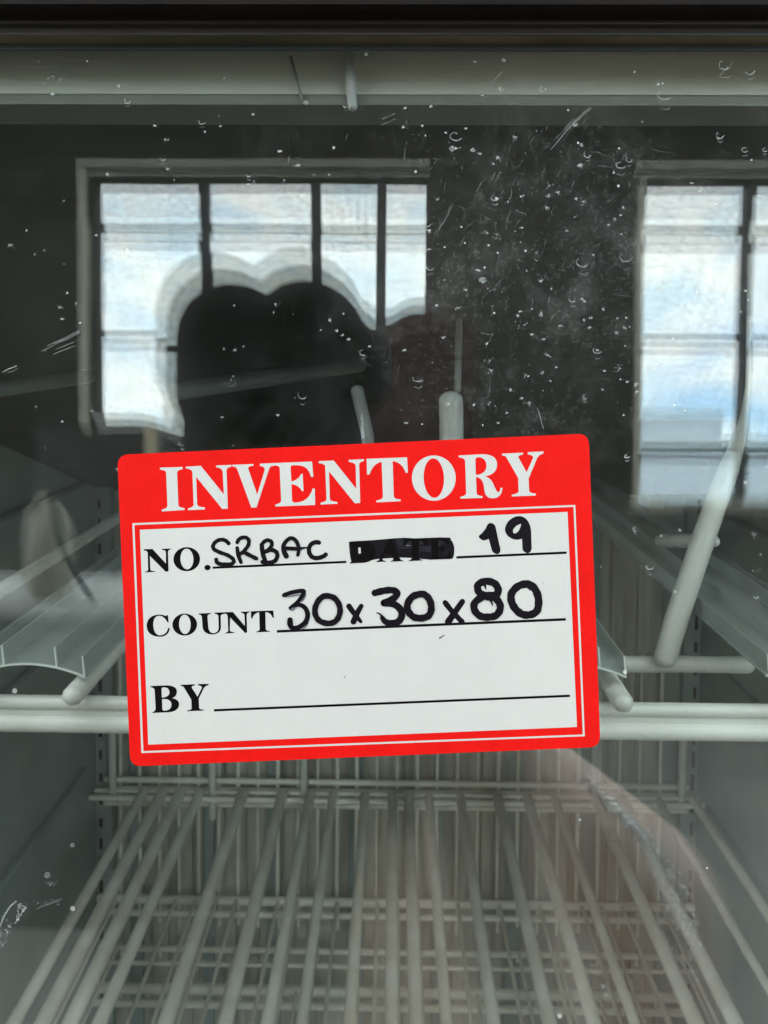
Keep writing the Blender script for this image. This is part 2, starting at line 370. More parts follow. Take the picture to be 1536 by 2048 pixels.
# pale spacer profile just behind the front pane, with its sealing lip and two clips
bm = bmesh.new(); box(bm, (DX0, 0.0068, z_at(189, 0.0068)), (DX1, 0.0128, z_at(98, 0.0068)+0.02), 0.0004); sb = obj('spacer_profile', bm, M['header'], door)
bm = bmesh.new(); box(bm, (DX0, 0.0060, z_at(210, 0.006)), (DX1, 0.0128, z_at(188.5, 0.006)), 0.0004); obj('sealing_lip', bm, M['lip'], sb)
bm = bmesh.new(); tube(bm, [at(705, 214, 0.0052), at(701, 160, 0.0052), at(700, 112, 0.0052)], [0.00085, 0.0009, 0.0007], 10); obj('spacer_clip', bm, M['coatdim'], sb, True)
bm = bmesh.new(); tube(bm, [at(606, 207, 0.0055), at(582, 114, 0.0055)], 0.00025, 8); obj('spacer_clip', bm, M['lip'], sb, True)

def pane(y, tilt, m):
    bm = bmesh.new(); box(bm, (DX0+0.001, -0.002, -0.45), (DX1-0.001, 0.002, ztop))
    o = obj('glass_pane', bm, m, door); o.rotation_euler = (tilt, 0, 0); o.location = o.location + Vector((0, y, 0)); return o
TILT = -13.0/(2*F_PX)
p0 = pane(0.002, 0.0, M['glass_front'])
pane(0.017, TILT, M['glass']); pane(0.032, 2*TILT, M['glass'])

# ---- dirt on the outer pane: dried droplets, flakes and scratches (outlines on the glass, focused plane)
def ribbon(bm, pts, wpx, y, closed=False):
    n = len(pts); vs = []
    for i in range(n):
        a = pts[(i-1) % n] if (closed or i) else pts[i]; b = pts[(i+1) % n] if (closed or i < n-1) else pts[i]
        d = Vector((b[0]-a[0], b[1]-a[1])); d = d.normalized() if d.length > 1e-6 else Vector((1, 0)); nn = Vector((-d.y, d.x))
        ww = wpx*(0.45+0.9*rnd.random())/2
        vs.append((bm.verts.new(at(pts[i][0]+nn.x*ww, pts[i][1]+nn.y*ww, y)), bm.verts.new(at(pts[i][0]-nn.x*ww, pts[i][1]-nn.y*ww, y))))
    for i in range(n if closed else n-1):
        a, b = vs[i], vs[(i+1) % n]
        bm.faces.new((a[0], b[0], b[1], a[1]))
def blob(bm, x, y, rx, ry, yy, n=7):
    vs = [bm.verts.new(at(x+math.cos(k*math.tau/n)*rx*rnd.uniform(.55, 1.2), y+math.sin(k*math.tau/n)*ry*rnd.uniform(.55, 1.2), yy)) for k in range(n)]
    bm.faces.new(vs)
dim, bri = bmesh.new(), bmesh.new()
G = -0.00006
def droplet(x, y, s, plain=False):
    """a dried drop: broken rim, darker bottom edge, a few crumbs"""
    a0 = rnd.uniform(0.1, 0.9); n = 16; e = rnd.uniform(0.6, 1.0)
    def arc(a, b, rr, bmx, wv, off=0):
        k = max(4, int(n*(b-a)/math.tau)+2)
        ribbon(bmx, [(x+math.cos(a+(b-a)*i/k)*rr*rnd.uniform(.86, 1.12), y+off+math.sin(a+(b-a)*i/k)*rr*e*rnd.uniform(.86, 1.12)) for i in range(k+1)], wv, G-rnd.random()*1e-5)
    kind = rnd.uniform(0.68, 1.0) if plain else rnd.random()
    if kind < 0.45:
        arc(a0, a0+rnd.uniform(1.2, 2.6), s, bri, 1.2); arc(a0-0.3, a0+rnd.uniform(2.4, 4.5), s*1.05, dim, 2.2, rnd.uniform(-1.5, 1.5))
        arc(0.2, 2.6, s*0.8, dim, 1.5, s*1.5)
    elif kind < 0.75:
        arc(0, math.tau*0.93, s*0.55, bri, 1.5); blob(dim, x, y, s*0.45, s*0.4, G)
    else:
        for _ in range(9): blob(bri if rnd.random() < .4 else dim, x+rnd.gauss(0, s*.8), y+rnd.gauss(0, s*.5), rnd.uniform(.8, 2.4), rnd.uniform(.8, 2.2), G-rnd.random()*1e-5, 5)
    for _ in range(rnd.randint(1, 5)): blob(bri, x+rnd.gauss(0, s), y+rnd.gauss(0, s), rnd.uniform(.5, 1.2), rnd.uniform(.5, 1.2), G-2e-5, 5)
known = [(96,128,20),(110,155,14),(325,318,7),(335,338,6),(498,349,7),(404,243,8),(410,263,5),(237,172,8),(255,200,8),(715,100,12),(375,12,14),(1030,272,5),
 (912,272,17),(905,297,14),(946,300,10),(1163,290,7),(1175,308,9),(1162,330,8),(1100,372,9),(990,395,10),(1168,405,9),(993,472,10),(1242,330,14),(1258,320,8),
 (855,448,8),(856,465,6),(860,534,10),(1072,505,5),(965,560,18),(1165,525,16),(1252,515,16),(1145,600,9),(1044,650,12),(1082,630,9),(1234,666,8),(1250,655,6),
 (1195,700,12),(1240,735,9),(1254,912,7),(978,722,10),(985,810,12),(836,755,14),(605,790,12),(463,765,12),(1170,795,6),(726,705,8),(660,640,6),(1330,190,20),(1450,130,18),(1360,1060,6),
 (1300,1135,10),(1380,1140,16),(1510,1142,14),(1290,1218,12),(1350,1180,6),(1512,1192,7),(1270,1060,5),(1508,1068,5),(1450,1015,8),(1160,1640,5),(145,1690,10),(95,1750,14),(100,1765,9),
 (470,700,6),(1490,300,8),(1530,300,6),(1440,270,9),(690,212,5),(612,205,12),(1085,176,9),(1008,120,9),(1360,90,12),(1500,140,12),(40,1810,10),(235,940,7),(245,955,5),(152,605,3),(185,820,5),(120,615,4)]
for x, y, s in known:
    droplet(x, y, s*0.72)
for _ in range(90):
    x = rnd.gauss(1080, 210); y = rnd.gauss(560, 220)
    if 0 < y < 860 and 790 < x < 1530: droplet(x, y, rnd.uniform(1.2, 3.8), True)
for _ in range(75):
    x = rnd.uniform(0, 1536); y = rnd.uniform(0, 860)
    droplet(x, y, rnd.uniform(1.0, 3.0), True)
for _ in range(420):
    x = rnd.gauss(1060, 260); y = rnd.gauss(600, 260)
    if y < 866: blob(bri if rnd.random() < .3 else dim, x, y, rnd.uniform(.5, 1.5), rnd.uniform(.5, 1.5), G, 5)
for _ in range(60):
    blob(dim, rnd.uniform(0, 1536), rnd.uniform(1000, 2040), rnd.uniform(.5, 1.2), rnd.uniform(.5, 1.2), G, 5)
# scratches
for a, b, n in (((82,698),(158,662),4),((106,705),(150,688),3),((0,750),(35,735),3),((1130,260),(1180,215),3),((1440,155),(1472,124),1),((1050,790),(1092,790),0),((760,245),(792,232),2),
                ((1070,800),(1088,858),1),((870,470),(905,410),2),((700,1200),(702,1201),0),((985,160),(1002,140),2),((1100,298),(1150,240),2),((60,1820),(125,1795),2)):
    for k in range(n):
        o1 = rnd.uniform(-5, 5); pts = [(a[0]+(b[0]-a[0])*i/6+rnd.uniform(-.8,.8)+o1*.4, a[1]+(b[1]-a[1])*i/6+o1+rnd.uniform(-.8,.8)) for i in range(7)]
        s0 = rnd.randint(0, 2); ribbon(dim if k % 3 else bri, pts[s0:], 0.9, G-1e-5*k)
for _ in range(170):   # faint hairline wiping marks in the patch
    x = rnd.gauss(1060, 200); y = rnd.gauss(430, 210); L = rnd.uniform(6, 26); an = rnd.choice((R(-62), R(-50), R(-80), R(15)))+rnd.gauss(0, .15)
    if y < 850: ribbon(dim, [(x, y), (x+math.cos(an)*L*.5, y+math.sin(an)*L*.5), (x+math.cos(an)*L, y+math.sin(an)*L)], 0.7, G)
# drip at the lower left, its glossy highlight painted as pale flecks and ribbons
fillpts = [(28,1800),(58,1806),(64,1822),(50,1850),(28,1885),(6,1910),(-12,1915),(2,1860),(14,1825)]
for _ in range(46):
    u = rnd.random(); blob(dim if rnd.random() < .6 else bri, 48-u*52+rnd.gauss(0, 6), 1808+u*80+rnd.gauss(0, 6), rnd.uniform(.8, 4.5), rnd.uniform(.8, 3.2), G-rnd.random()*2e-5, 6)
for _ in range(14): blob(dim, 66+rnd.random()*55, 1808+rnd.gauss(0, 4), rnd.uniform(1, 4), rnd.uniform(.6, 1.6), G-1e-5, 6)
for pts, wv in (([(34,1802),(22,1812),(8,1830),(-4,1862)], 3.4), ([(52,1812),(44,1826),(30,1846)], 2.6)):
    ribbon(bri, [(x+rnd.uniform(-1,1), y+rnd.uniform(-1,1)) for x, y in pts], wv, G-2e-5)
droplet(45, 1812, 9)
for bmx, mm in ((dim, 'mark'), (bri, 'markb')):
    o = obj('dried_droplet_marks', bmx, M[mm], door); o['kind'] = 'stuff'

# ================================================================== LABEL
lab = at(718, 1200, 0.0)
label = tag(empty('inventory_label', tuple(lab)), 'red and white INVENTORY sticker with handwritten black marker entries stuck on the glass', 'label')
def corner_path(c, r, n=6):
    out = []
    for i in range(4):
        p = Vector(c[i]); a = (Vector(c[i-1])-p).normalized(); b = (Vector(c[(i+1)%4])-p).normalized()
        for k in range(n+1):
            u = k/n; out.append(p+a*r*(1-u)**2+b*r*u**2)
    return out
LC = [(234.5,909.5),(1177.5,867.0),(1201,1494),(260.5,1533)]
bm = bmesh.new(); cp = corner_path(LC, 24, 8)
f1 = [bm.verts.new(at(p.x, p.y, -0.00018)) for p in cp]; f0 = [bm.verts.new(at(p.x, p.y, -0.00002)) for p in cp]
bm.faces.new(f1); bm.faces.new(list(reversed(f0)))
for i in range(len(cp)): bm.faces.new((f1[i], f0[i], f0[(i+1)%len(cp)], f1[(i+1)%len(cp)]))
obj('sticker_sheet', bm, M['red'], label)
LAY = {'panel': -0.00019, 'line': -0.00019, 'ink': -0.00020, 'pen': -0.00021}
def parse(path, org):
    """'M x y L x y Q cx cy x y' in sixths of a pixel from org"""
    tok = path.split(); pts = []; i = 0; cur = None
    while i < len(tok):
        c = tok[i]
        if c in 'ML': cur = (float(tok[i+1]), float(tok[i+2])); pts.append(cur); i += 3
        elif c == 'Q':
            cx, cy_, x, y = (float(v) for v in tok[i+1:i+5])
            for k in range(1, 7):
                u = k/6; pts.append(((1-u)**2*cur[0]+2*u*(1-u)*cx+u*u*x, (1-u)**2*cur[1]+2*u*(1-u)*cy_+u*u*y))
            cur = (x, y); i += 5
        elif c == 'Z': i += 1
    return [(org[0]+p[0]/6, org[1]+p[1]/6) for p in pts]
def ell(cx, cy_, rx, ry, org, rot=-2.5, n=40, sup=1.0):
    a = R(rot); out = []
    for k in range(n):
        c, s = math.cos(k*math.tau/n), math.sin(k*math.tau/n)
        out.append((org[0]+(cx+c*rx*math.cos(a)-s*ry*math.sin(a))/6, org[1]+(cy_+c*rx*math.sin(a)+s*ry*math.cos(a))/6))
    return out
def fill(bm, loops, y):
    loops3 = [[Vector((p[0], p[1], 0)) for p in l] for l in loops]
    flat = [p for l in loops3 for p in l]; vs = [bm.verts.new(at(p.x, p.y, y)) for p in flat]
    for a, b, c in tessellate_polygon(loops3):
        try: bm.faces.new((vs[a], vs[b], vs[c]))
        except ValueError: pass
def printed(name, glyphs, m, y):
    bm = bmesh.new()
    for g in glyphs: fill(bm, g, y)
    return obj(name, bm, m, label)
A_, B_, C_, D_ = (310,900), (540,900), (710,900), (850,900)
title = {
 'I': [parse("M 60 212 L 330 203 L 333 230 Q 275 238 265 268 L 280 660 Q 285 690 355 698 L 355 720 L 82 737 L 82 714 Q 145 705 150 668 L 132 265 Q 122 240 60 236", A_)],
 'N': [parse("M 370 200 L 550 190 L 826 533 L 812 262 Q 805 215 733 208 L 733 186 L 916 178 L 916 202 Q 858 212 858 245 L 874 704 L 808 708 L 494 322 L 505 650 Q 515 685 598 688 L 598 714 L 396 722 L 396 700 Q 462 690 464 655 L 448 262 Q 440 228 370 222", A_)],
 'V': [parse("M 926 178 L 1180 168 L 1180 190 Q 1115 192 1118 222 L 1226 535 L 1315 248 Q 1325 200 1258 190 L 1258 164 L 1400 158 L 1400 188 Q 1375 205 1365 240 L 1218 690 L 1156 692 L 985 225 Q 970 200 926 196", A_)],
 'E': [parse("M 20 158 L 505 138 L 520 322 L 492 322 Q 460 200 370 188 Q 300 178 262 186 Q 248 192 247 210 L 256 378 Q 340 360 372 290 Q 380 282 392 288 L 402 492 L 385 496 Q 350 420 258 410 L 264 600 Q 268 632 310 632 Q 470 620 512 462 L 538 462 L 542 660 L 64 678 L 64 655 Q 130 640 134 610 L 116 215 Q 105 185 60 186 Q 40 187 20 198", B_)],
 'N2': [parse("M 585 134 L 765 126 L 1035 465 L 1028 190 Q 1020 150 945 142 L 945 118 L 1128 110 L 1128 132 Q 1070 145 1070 175 L 1083 635 L 1018 640 L 708 256 L 718 585 Q 725 618 808 624 L 808 645 L 608 655 L 608 632 Q 675 620 678 590 L 662 195 Q 655 165 585 158", B_)],
 'T': [parse("M 138 106 L 625 87 L 635 272 L 608 274 Q 570 150 452 132 L 465 555 Q 470 590 548 594 L 548 615 L 255 628 L 255 606 Q 330 595 335 560 L 320 142 Q 215 160 175 294 L 145 296", C_)],
 'O': [ell(946,337,263,272,C_), ell(946,337,122,237,C_)],
 'R': [parse("M 403 66 L 700 50 Q 865 55 865 175 Q 865 295 715 316 Q 790 330 825 420 Q 860 505 880 508 Q 905 500 905 452 L 930 456 Q 920 580 810 580 Q 725 580 712 480 Q 705 330 612 326 L 620 520 Q 628 550 690 554 L 690 575 L 424 584 L 424 562 Q 490 550 494 520 L 482 130 Q 475 95 403 88", D_),
       parse("M 604 120 Q 606 90 640 86 Q 735 90 738 190 Q 735 290 610 300", D_)],
 'Y': [parse("M 924 44 L 1175 32 L 1175 55 Q 1115 62 1122 90 L 1220 268 L 1298 95 Q 1300 60 1232 52 L 1232 26 L 1422 17 L 1422 42 Q 1370 55 1345 100 L 1243 345 L 1250 490 Q 1258 520 1330 524 L 1330 546 L 1042 558 L 1042 536 Q 1115 525 1124 495 L 1118 335 L 975 85 Q 965 68 924 66", D_)],
}
for k, g in title.items(): printed('title_letter', [g], M['white'], LAY['line'])
# border line and writing panel
LB = [(264.6,1046.5),(1150.6,1009.8),(1169.6,1472.5),(282.8,1506.2)]
cx_, cy0 = 717, 1259
LBi = [(268.8,1050.2),(1147.0,1013.8),(1165.6,1469.0),(286.8,1502.2)]
printed('border_line', [[LB, LBi]], M['white'], LAY['line'])
printed('writing_panel', [[[(279.6,1059.5),(1135,1023.8),(1154,1454),(296.5,1489.3)]]], M['white'], LAY['panel'])
E_, F_, G_, H_ = (280,1050), (480,1050), (680,1050), (900,1020)
no = [[parse("M 45 290 L 150 288 L 312 462 L 310 320 Q 305 300 262 298 L 262 286 L 375 282 L 375 290 Q 338 298 336 325 L 343 555 L 308 562 L 118 370 L 124 535 Q 130 553 180 553 L 180 562 L 58 570 L 58 562 Q 95 555 98 535 L 92 335 Q 88 308 45 305", E_)],
      [ell(561,410,160,145,E_), ell(563,408,78,123,E_)], [ell(810,511,38,33,E_,n=20)]]
printed('printed_word', no, M['ink'], LAY['ink'])
date = [[parse("M 112 205 L 300 195 Q 425 215 425 320 Q 420 440 280 452 L 115 461 L 115 452 Q 145 445 145 425 L 140 240 Q 135 215 112 212", G_), parse("M 216 265 L 250 265 Q 262 320 250 345 L 220 348", G_)],
        [parse("M 585 165 L 620 165 L 715 395 Q 730 425 765 428 L 765 434 L 608 438 L 608 430 Q 640 428 640 405 L 620 350 L 530 352 L 510 405 Q 510 430 555 432 L 555 438 L 435 444 L 435 436 Q 470 428 480 400", G_)],
        [parse("M 770 168 L 1040 160 L 1045 240 L 1028 240 Q 1000 190 940 185 L 942 390 Q 950 415 990 417 L 990 424 L 825 432 L 825 425 Q 860 415 864 392 L 862 188 Q 800 195 785 246 L 770 246", G_)],
        [parse("M 1075 172 L 1300 165 L 1305 230 L 1290 230 Q 1250 180 1176 182 L 1178 280 Q 1215 275 1225 240 L 1240 240 L 1245 330 L 1230 330 Q 1215 300 1178 298 L 1180 390 Q 1290 395 1315 330 L 1328 330 L 1325 408 L 1070 416 L 1070 408 Q 1100 400 1102 380 L 1100 200", G_)]]
printed('printed_word', date, M['ink'], LAY['pen']-0.00003)
J_, K_ = (280,1180), (480,1160)
count = [[parse("M 335 300 L 344 388 L 330 388 Q 290 312 230 308 Q 158 315 158 420 Q 165 535 235 545 Q 320 540 338 455 L 358 458 Q 345 560 235 562 Q 85 555 80 430 Q 85 305 225 294 Q 275 294 310 312 Q 322 300 335 300", J_)],
         [ell(537,415,148,132,J_), ell(538,412,70,116,J_)],
         [parse("M 702 282 L 850 275 L 850 287 Q 808 292 810 320 L 820 450 Q 830 515 880 518 Q 940 515 945 450 L 940 315 Q 935 288 895 285 L 895 272 L 1022 266 L 1022 283 Q 975 290 968 310 L 972 450 Q 965 530 870 534 Q 765 530 752 450 L 742 325 Q 738 295 702 294", J_)],
         [parse("M 1022 266 L 1115 264 L 1258 432 L 1254 305 Q 1250 278 1210 272 L 1210 262 L 1315 257 L 1315 268 Q 1282 275 1280 300 L 1286 505 Q 1275 520 1258 514 L 1082 330 L 1078 480 Q 1080 505 1134 508 L 1134 516 L 1020 522 L 1020 515 Q 1055 508 1058 485 L 1052 315 Q 1045 285 1022 285", J_)],
         [parse("M 130 375 L 400 366 L 408 452 L 392 452 Q 370 390 305 385 L 308 585 Q 312 610 358 612 L 358 620 L 195 628 L 195 620 Q 232 612 236 590 L 230 388 Q 165 400 148 462 L 133 462", K_)]]
printed('printed_word', count, M['ink'], LAY['ink'])
L_ = (280,1340)
by = [[parse("M 128 192 L 330 184 Q 445 190 443 260 Q 440 325 382 338 Q 470 350 470 415 Q 460 505 330 508 L 150 516 L 150 505 Q 180 495 188 470 L 175 235 Q 165 212 128 205", L_),
       parse("M 258 225 Q 262 208 290 208 Q 352 212 354 270 Q 350 325 262 332", L_), parse("M 264 348 Q 372 340 378 415 Q 375 485 295 488 Q 268 488 268 460", L_)],
      [parse("M 486 178 L 658 170 L 658 185 Q 615 190 622 215 L 690 320 L 742 215 Q 745 190 697 184 L 697 168 L 825 167 L 822 182 Q 785 190 765 220 L 705 345 L 710 455 Q 715 475 765 475 L 765 487 L 565 496 L 565 485 Q 615 480 620 460 L 615 355 L 530 215 Q 515 192 486 190", L_)]]
printed('printed_word', by, M['ink'], LAY['ink'])
for (x0,y0),(x1,y1),th in (((425.3,1135.4),(692.6,1123.8),4.6),((912.6,1114.8),(1133.2,1105.3),4.8),((553.8,1262.8),(1131.7,1238.7),5.2),((428,1420.6),(1140,1391.6),4.8)):
    printed('writing_line', [[[(x0,y0-th/2),(x1,y1-th/2),(x1,y1+th/2),(x0,y0+th/2)]]], M['ink'], LAY['ink'])
# handwriting: round-tipped marker strokes; the ink lifts a hair along each stroke so that crossings lie one over the other
pen_lift = [0.0]
def stroke(bm, pts, r, org, closed=False, n=8):
    P = smooth_path([(p[0], p[1], 0) for p in pts], n, closed); m = len(P)
    rs = r if isinstance(r, (list, tuple)) else None
    def rad(i):
        if rs is None: return r*(1+0.05*math.sin(i*0.9+pts[0][0]))
        u = i/(m-1)*(len(rs)-1); k = min(int(u), len(rs)-2); return rs[k]+(rs[k+1]-rs[k])*(u-k)
    base = pen_lift[0]; vs = []
    def V(x, y, i): return bm.verts.new(at(org[0]+x/6, org[1]+y/6, LAY['pen']-base-i*4e-7))
    for i, p in enumerate(P):
        a = P[max(i-1, 0)]; b = P[min(i+1, m-1)]
        if closed and i in (0, m-1): a, b = P[-2], P[1]
        d = (b-a).normalized(); q = Vector((-d.y, d.x, 0))*rad(i); vs.append((V(p.x+q.x, p.y+q.y, i), V(p.x-q.x, p.y-q.y, i)))
    for i in range(m-1): bm.faces.new((vs[i][0], vs[i+1][0], vs[i+1][1], vs[i][1]))
    if not closed:
        for i, sgn in ((0, -1), (m-1, 1)):
            d = (P[min(i+1, m-1)]-P[max(i-1, 0)]).normalized()*sgn; q = Vector((-d.y, d.x, 0)); rr = rad(i)
            fan = [V(P[i].x+(q.x*math.cos(a)+d.x*math.sin(a))*rr, P[i].y+(q.y*math.cos(a)+d.y*math.sin(a))*rr, i+(0.5 if sgn > 0 else -0.5)) for a in (math.pi*k/8 for k in range(9))]
            bm.faces.new(fan)
    pen_lift[0] += m*4e-7 if pen_lift[0] < 6e-5 else -pen_lift[0]
def write(strokes):
    bm = bmesh.new()
    for s in strokes: stroke(bm, *s[:3], **(s[3] if len(s) > 3 else {}))
    return obj('handwriting', bm, M['marker'], label)
c_ = dict(closed=True)
write([([(1063,220),(1030,190),(985,176),(925,190),(882,235),(884,285),(950,325),(1050,362),(1115,408),(1122,448),(1080,470),(980,470),(928,452),(915,415)], 24, E_)])
write([([(1166,208),(1195,165),(1255,147),(1302,175),(1302,235),(1262,295),(1215,340),(1190,345)], 23, E_), ([(1240,322),(1320,365),(1397,403)], 25, E_), ([(1166,275),(1180,360),(1212,448)], [22,26,22], E_)])
write([([(262,240),(272,340),(305,435)], 27, F_), ([(258,240),(290,200),(335,182),(378,205),(378,250),(345,292),(300,325)], 24, F_), ([(300,322),(370,298),(432,322),(448,372),(420,428),(350,452),(270,442)], 26, F_)])
write([([(555,372),(530,320),(522,250),(558,190),(612,157),(665,182),(698,245),(704,300),(694,360)], [32,30,26,24,24,24,24,22,20], F_), ([(520,278),(700,285),(745,277),(800,270)], [24,24,14,7], F_)])
write([([(948,212),(912,206),(858,228),(828,280),(836,345),(878,390),(940,395),(1000,375),(1028,355)], 27, F_)])
bm = bmesh.new()
fill(bm, [parse("M 345 310 Q 400 270 435 210 Q 450 155 490 155 Q 545 165 550 220 L 605 470 Q 610 525 560 530 Q 525 520 505 490 L 465 345 Q 430 365 400 365 Q 345 345 345 310", H_)], LAY['pen'])
obj('handwriting', bm, M['marker'], label)
bm = bmesh.new()
fill(bm, [parse("M 660 225 Q 680 110 800 75 Q 900 60 945 150 Q 980 220 975 330 L 980 460 Q 975 515 925 518 Q 870 500 870 460 L 865 345 Q 780 375 710 325 Q 655 280 660 225", H_), parse("M 855 165 Q 790 180 758 235 Q 750 275 775 282 Q 835 270 855 165", H_)], LAY['pen'])
obj('handwriting', bm, M['marker'], label)
Q_, S_ = (680,1160), (880,1140)
write([([(530,182),(620,150),(735,130),(765,150),(700,255),(610,335)], [27,26,26,26,24,26], K_), ([(612,338),(650,308),(720,298),(785,340),(812,420),(785,505),(700,568),(625,570),(602,525),(600,478)], [26,26,26,28,30,30,28,28,36,32], K_)])
write([([(1030,190),(955,230),(905,325),(905,415),(955,490),(1060,520),(1150,490),(1198,400),(1190,300),(1130,215)], 35, K_, c_)])
write([([(1308,315),(1350,375),(1400,440),(1450,500)], [34,32,30,20], K_), ([(1455,312),(1405,400),(1362,500)], [28,34,36], K_)])
write([([(418,155),(520,130),(620,122),(685,152),(650,215),(530,275)], 41, Q_), ([(530,278),(640,288),(720,345),(742,420),(705,495),(620,520),(545,500),(505,450)], [40,42,42,42,42,42,36,26], Q_), ([(500,425),(470,402),(440,393)], [12,8,5], Q_)])
write([([(970,168),(870,200),(810,290),(818,370),(880,440),(970,458),(1060,430),(1096,350),(1080,250),(1030,185)], 42, Q_, c_)])
write([([(1262,272),(1340,370),(1462,500)], 33, Q_), ([(1468,260),(1390,370),(1300,500)], [34,36,42], Q_)])
write([([(545,135),(462,172),(455,240),(500,292),(600,305),(690,285),(692,210),(640,152)], 44, S_, c_), ([(520,318),(420,390),(415,480),(480,550),(570,565),(670,545),(722,470),(710,390),(650,330),(580,322)], 44, S_, c_), ([(605,360),(622,395),(632,430)], [16,10,4], S_), ([(540,190),(552,232)], [16,4], S_)])
write([([(1030,168),(930,200),(860,280),(856,370),(900,460),(980,528),(1070,538),(1155,500),(1183,410),(1170,290),(1110,195)], 46, S_, c_), ([(1060,200),(1078,238)], [22,6], S_)])
# crossed-out word, streaks and stray ticks
bm = bmesh.new()
fill(bm, [parse("M 108 200 L 160 195 L 420 180 L 640 160 L 780 153 L 900 160 L 1080 153 L 1200 148 L 1325 152 L 1330 175 Q 1372 230 1372 290 Q 1372 390 1345 405 L 1070 415 L 860 395 L 720 390 L 480 405 Q 380 415 340 440 Q 290 458 230 455 L 140 450 Q 110 350 108 200", G_),
          parse("M 218 270 L 248 270 L 250 340 L 222 345", G_)], LAY['pen'])
obj('crossing_out', bm, M['marker2'], label)
bm = bmesh.new()
for q in ("M 668 172 L 752 170 L 755 250 L 690 250", "M 800 172 L 855 168 L 858 238 L 792 240", "M 950 172 L 1000 175 L 1000 235 L 950 238", "M 950 255 L 1095 250 L 1092 322 L 948 320", "M 1180 178 L 1235 170 L 1245 215 L 1195 262 L 1180 245", "M 690 262 L 858 258 L 858 285 L 700 285", "M 1212 280 L 1265 330 L 1300 300 L 1275 345 L 1225 330"):
    fill(bm, [parse(q, G_)], LAY['pen']-0.000012)
obj('marker_streak', bm, M['marker_thin'], label)
bm = bmesh.new()
fill(bm, [parse("M 790 240 L 856 243 L 856 250 L 790 251", G_)], LAY['pen']-0.000016)
fill(bm, [parse("M 520 185 L 545 205 L 640 178 L 715 166 L 720 182 L 640 195 L 548 212", K_)], LAY['pen']-0.00009)
fill(bm, [parse("M 605 345 L 640 330 L 685 322 L 632 375", K_)], LAY['pen']-0.00009)
fill(bm, [parse("M 772 150 L 798 165 Q 795 215 750 262 L 728 265 Q 770 200 772 150", K_)], LAY['pen']+0.000006)
fill(bm, [parse("M 1205 300 Q 1245 400 1190 480 L 1178 478 Q 1215 400 1195 310", K_)], LAY['pen']-0.00009)
fill(bm, [parse("M 700 605 L 780 580 Q 820 540 830 500 L 815 500 Q 800 540 770 568", K_)], LAY['pen']+0.000006)
obj('marker_streak', bm, M['fade'], label)
bm = bmesh.new()
fill(bm, [parse("M 1185 695 L 1255 655 L 1258 662 L 1195 708", Q_)], LAY['pen']); fill(bm, [parse("M 1232 148 L 1246 148 L 1246 156 L 1234 155", S_)], LAY['pen'])
fill(bm, [[(688,1353),(690.5,1353),(690.5,1355.5),(688,1355)]], LAY['pen'])
obj('pen_tick', bm, M['marker'], label)

# ================================================================== SHELVES
SL = 0.197                                              # shelves slope down to the door
def shelf_z(z_back, y): return z_back-SL*(0.545-y)
# ---- upper shelf: front rail right behind the glass
Yr = 0.052
up = tag(empty('wire_shelf', tuple(at(768, 1440, Yr))), 'upper white coated wire shelf whose thick front rail passes behind the label', 'wire shelf')
a = at(-300, 1428, Yr); zr = at(768, 1437, Yr).z
bm = bmesh.new(); k = (Yr-CAM.y)/F_PX
def zrow(py): return at(768, py, Yr).z
xa, xb = XL+0.004, XR-0.004
tube(bm, [(xa, Yr, zrow(1413)), (xb, Yr, zrow(1413))], 15*k, 16)
tube(bm, [(xa, Yr+0.0002, zrow(1455)), (xb, Yr+0.0002, zrow(1455))], 19*k, 16)
box(bm, (xa, Yr-0.0008, zrow(1462)), (xb, Yr+0.002, zrow(1415)))
obj('front_rail', bm, M['coat'], up, True, 50)
def ushelf(px, py, y): return at(px, py, y)
ends = [(-330,), (-95,), (145,), (395,), (620,), (840,), (1050,), (1246,), (1690,)]
zf = at(1245, 1390, Yr).z
for (px,) in ends:
    p = at(px, 1390, 0.044); p.z = zf+0.0006
    if not (XL+0.006 < p.x < XR-0.006): continue
    bm = bmesh.new(); L = 0.365
    tube(bm, [p, (p.x, p.y+L*.5, p.z+SL*L*.5), (p.x, p.y+L, p.z+SL*L)], 21*(0.044-CAM.y)/F_PX, 12); obj('depth_wire', bm, M['coat'], up, True, 60)
for yy in ():
    bm = bmesh.new(); z = zf+0.0006+SL*(yy-0.044)-0.0045; tube(bm, [(xa, yy, z), (xb, yy, z)], 0.0016, 10); obj('cross_wire', bm, M['coat'], up, True, 60)

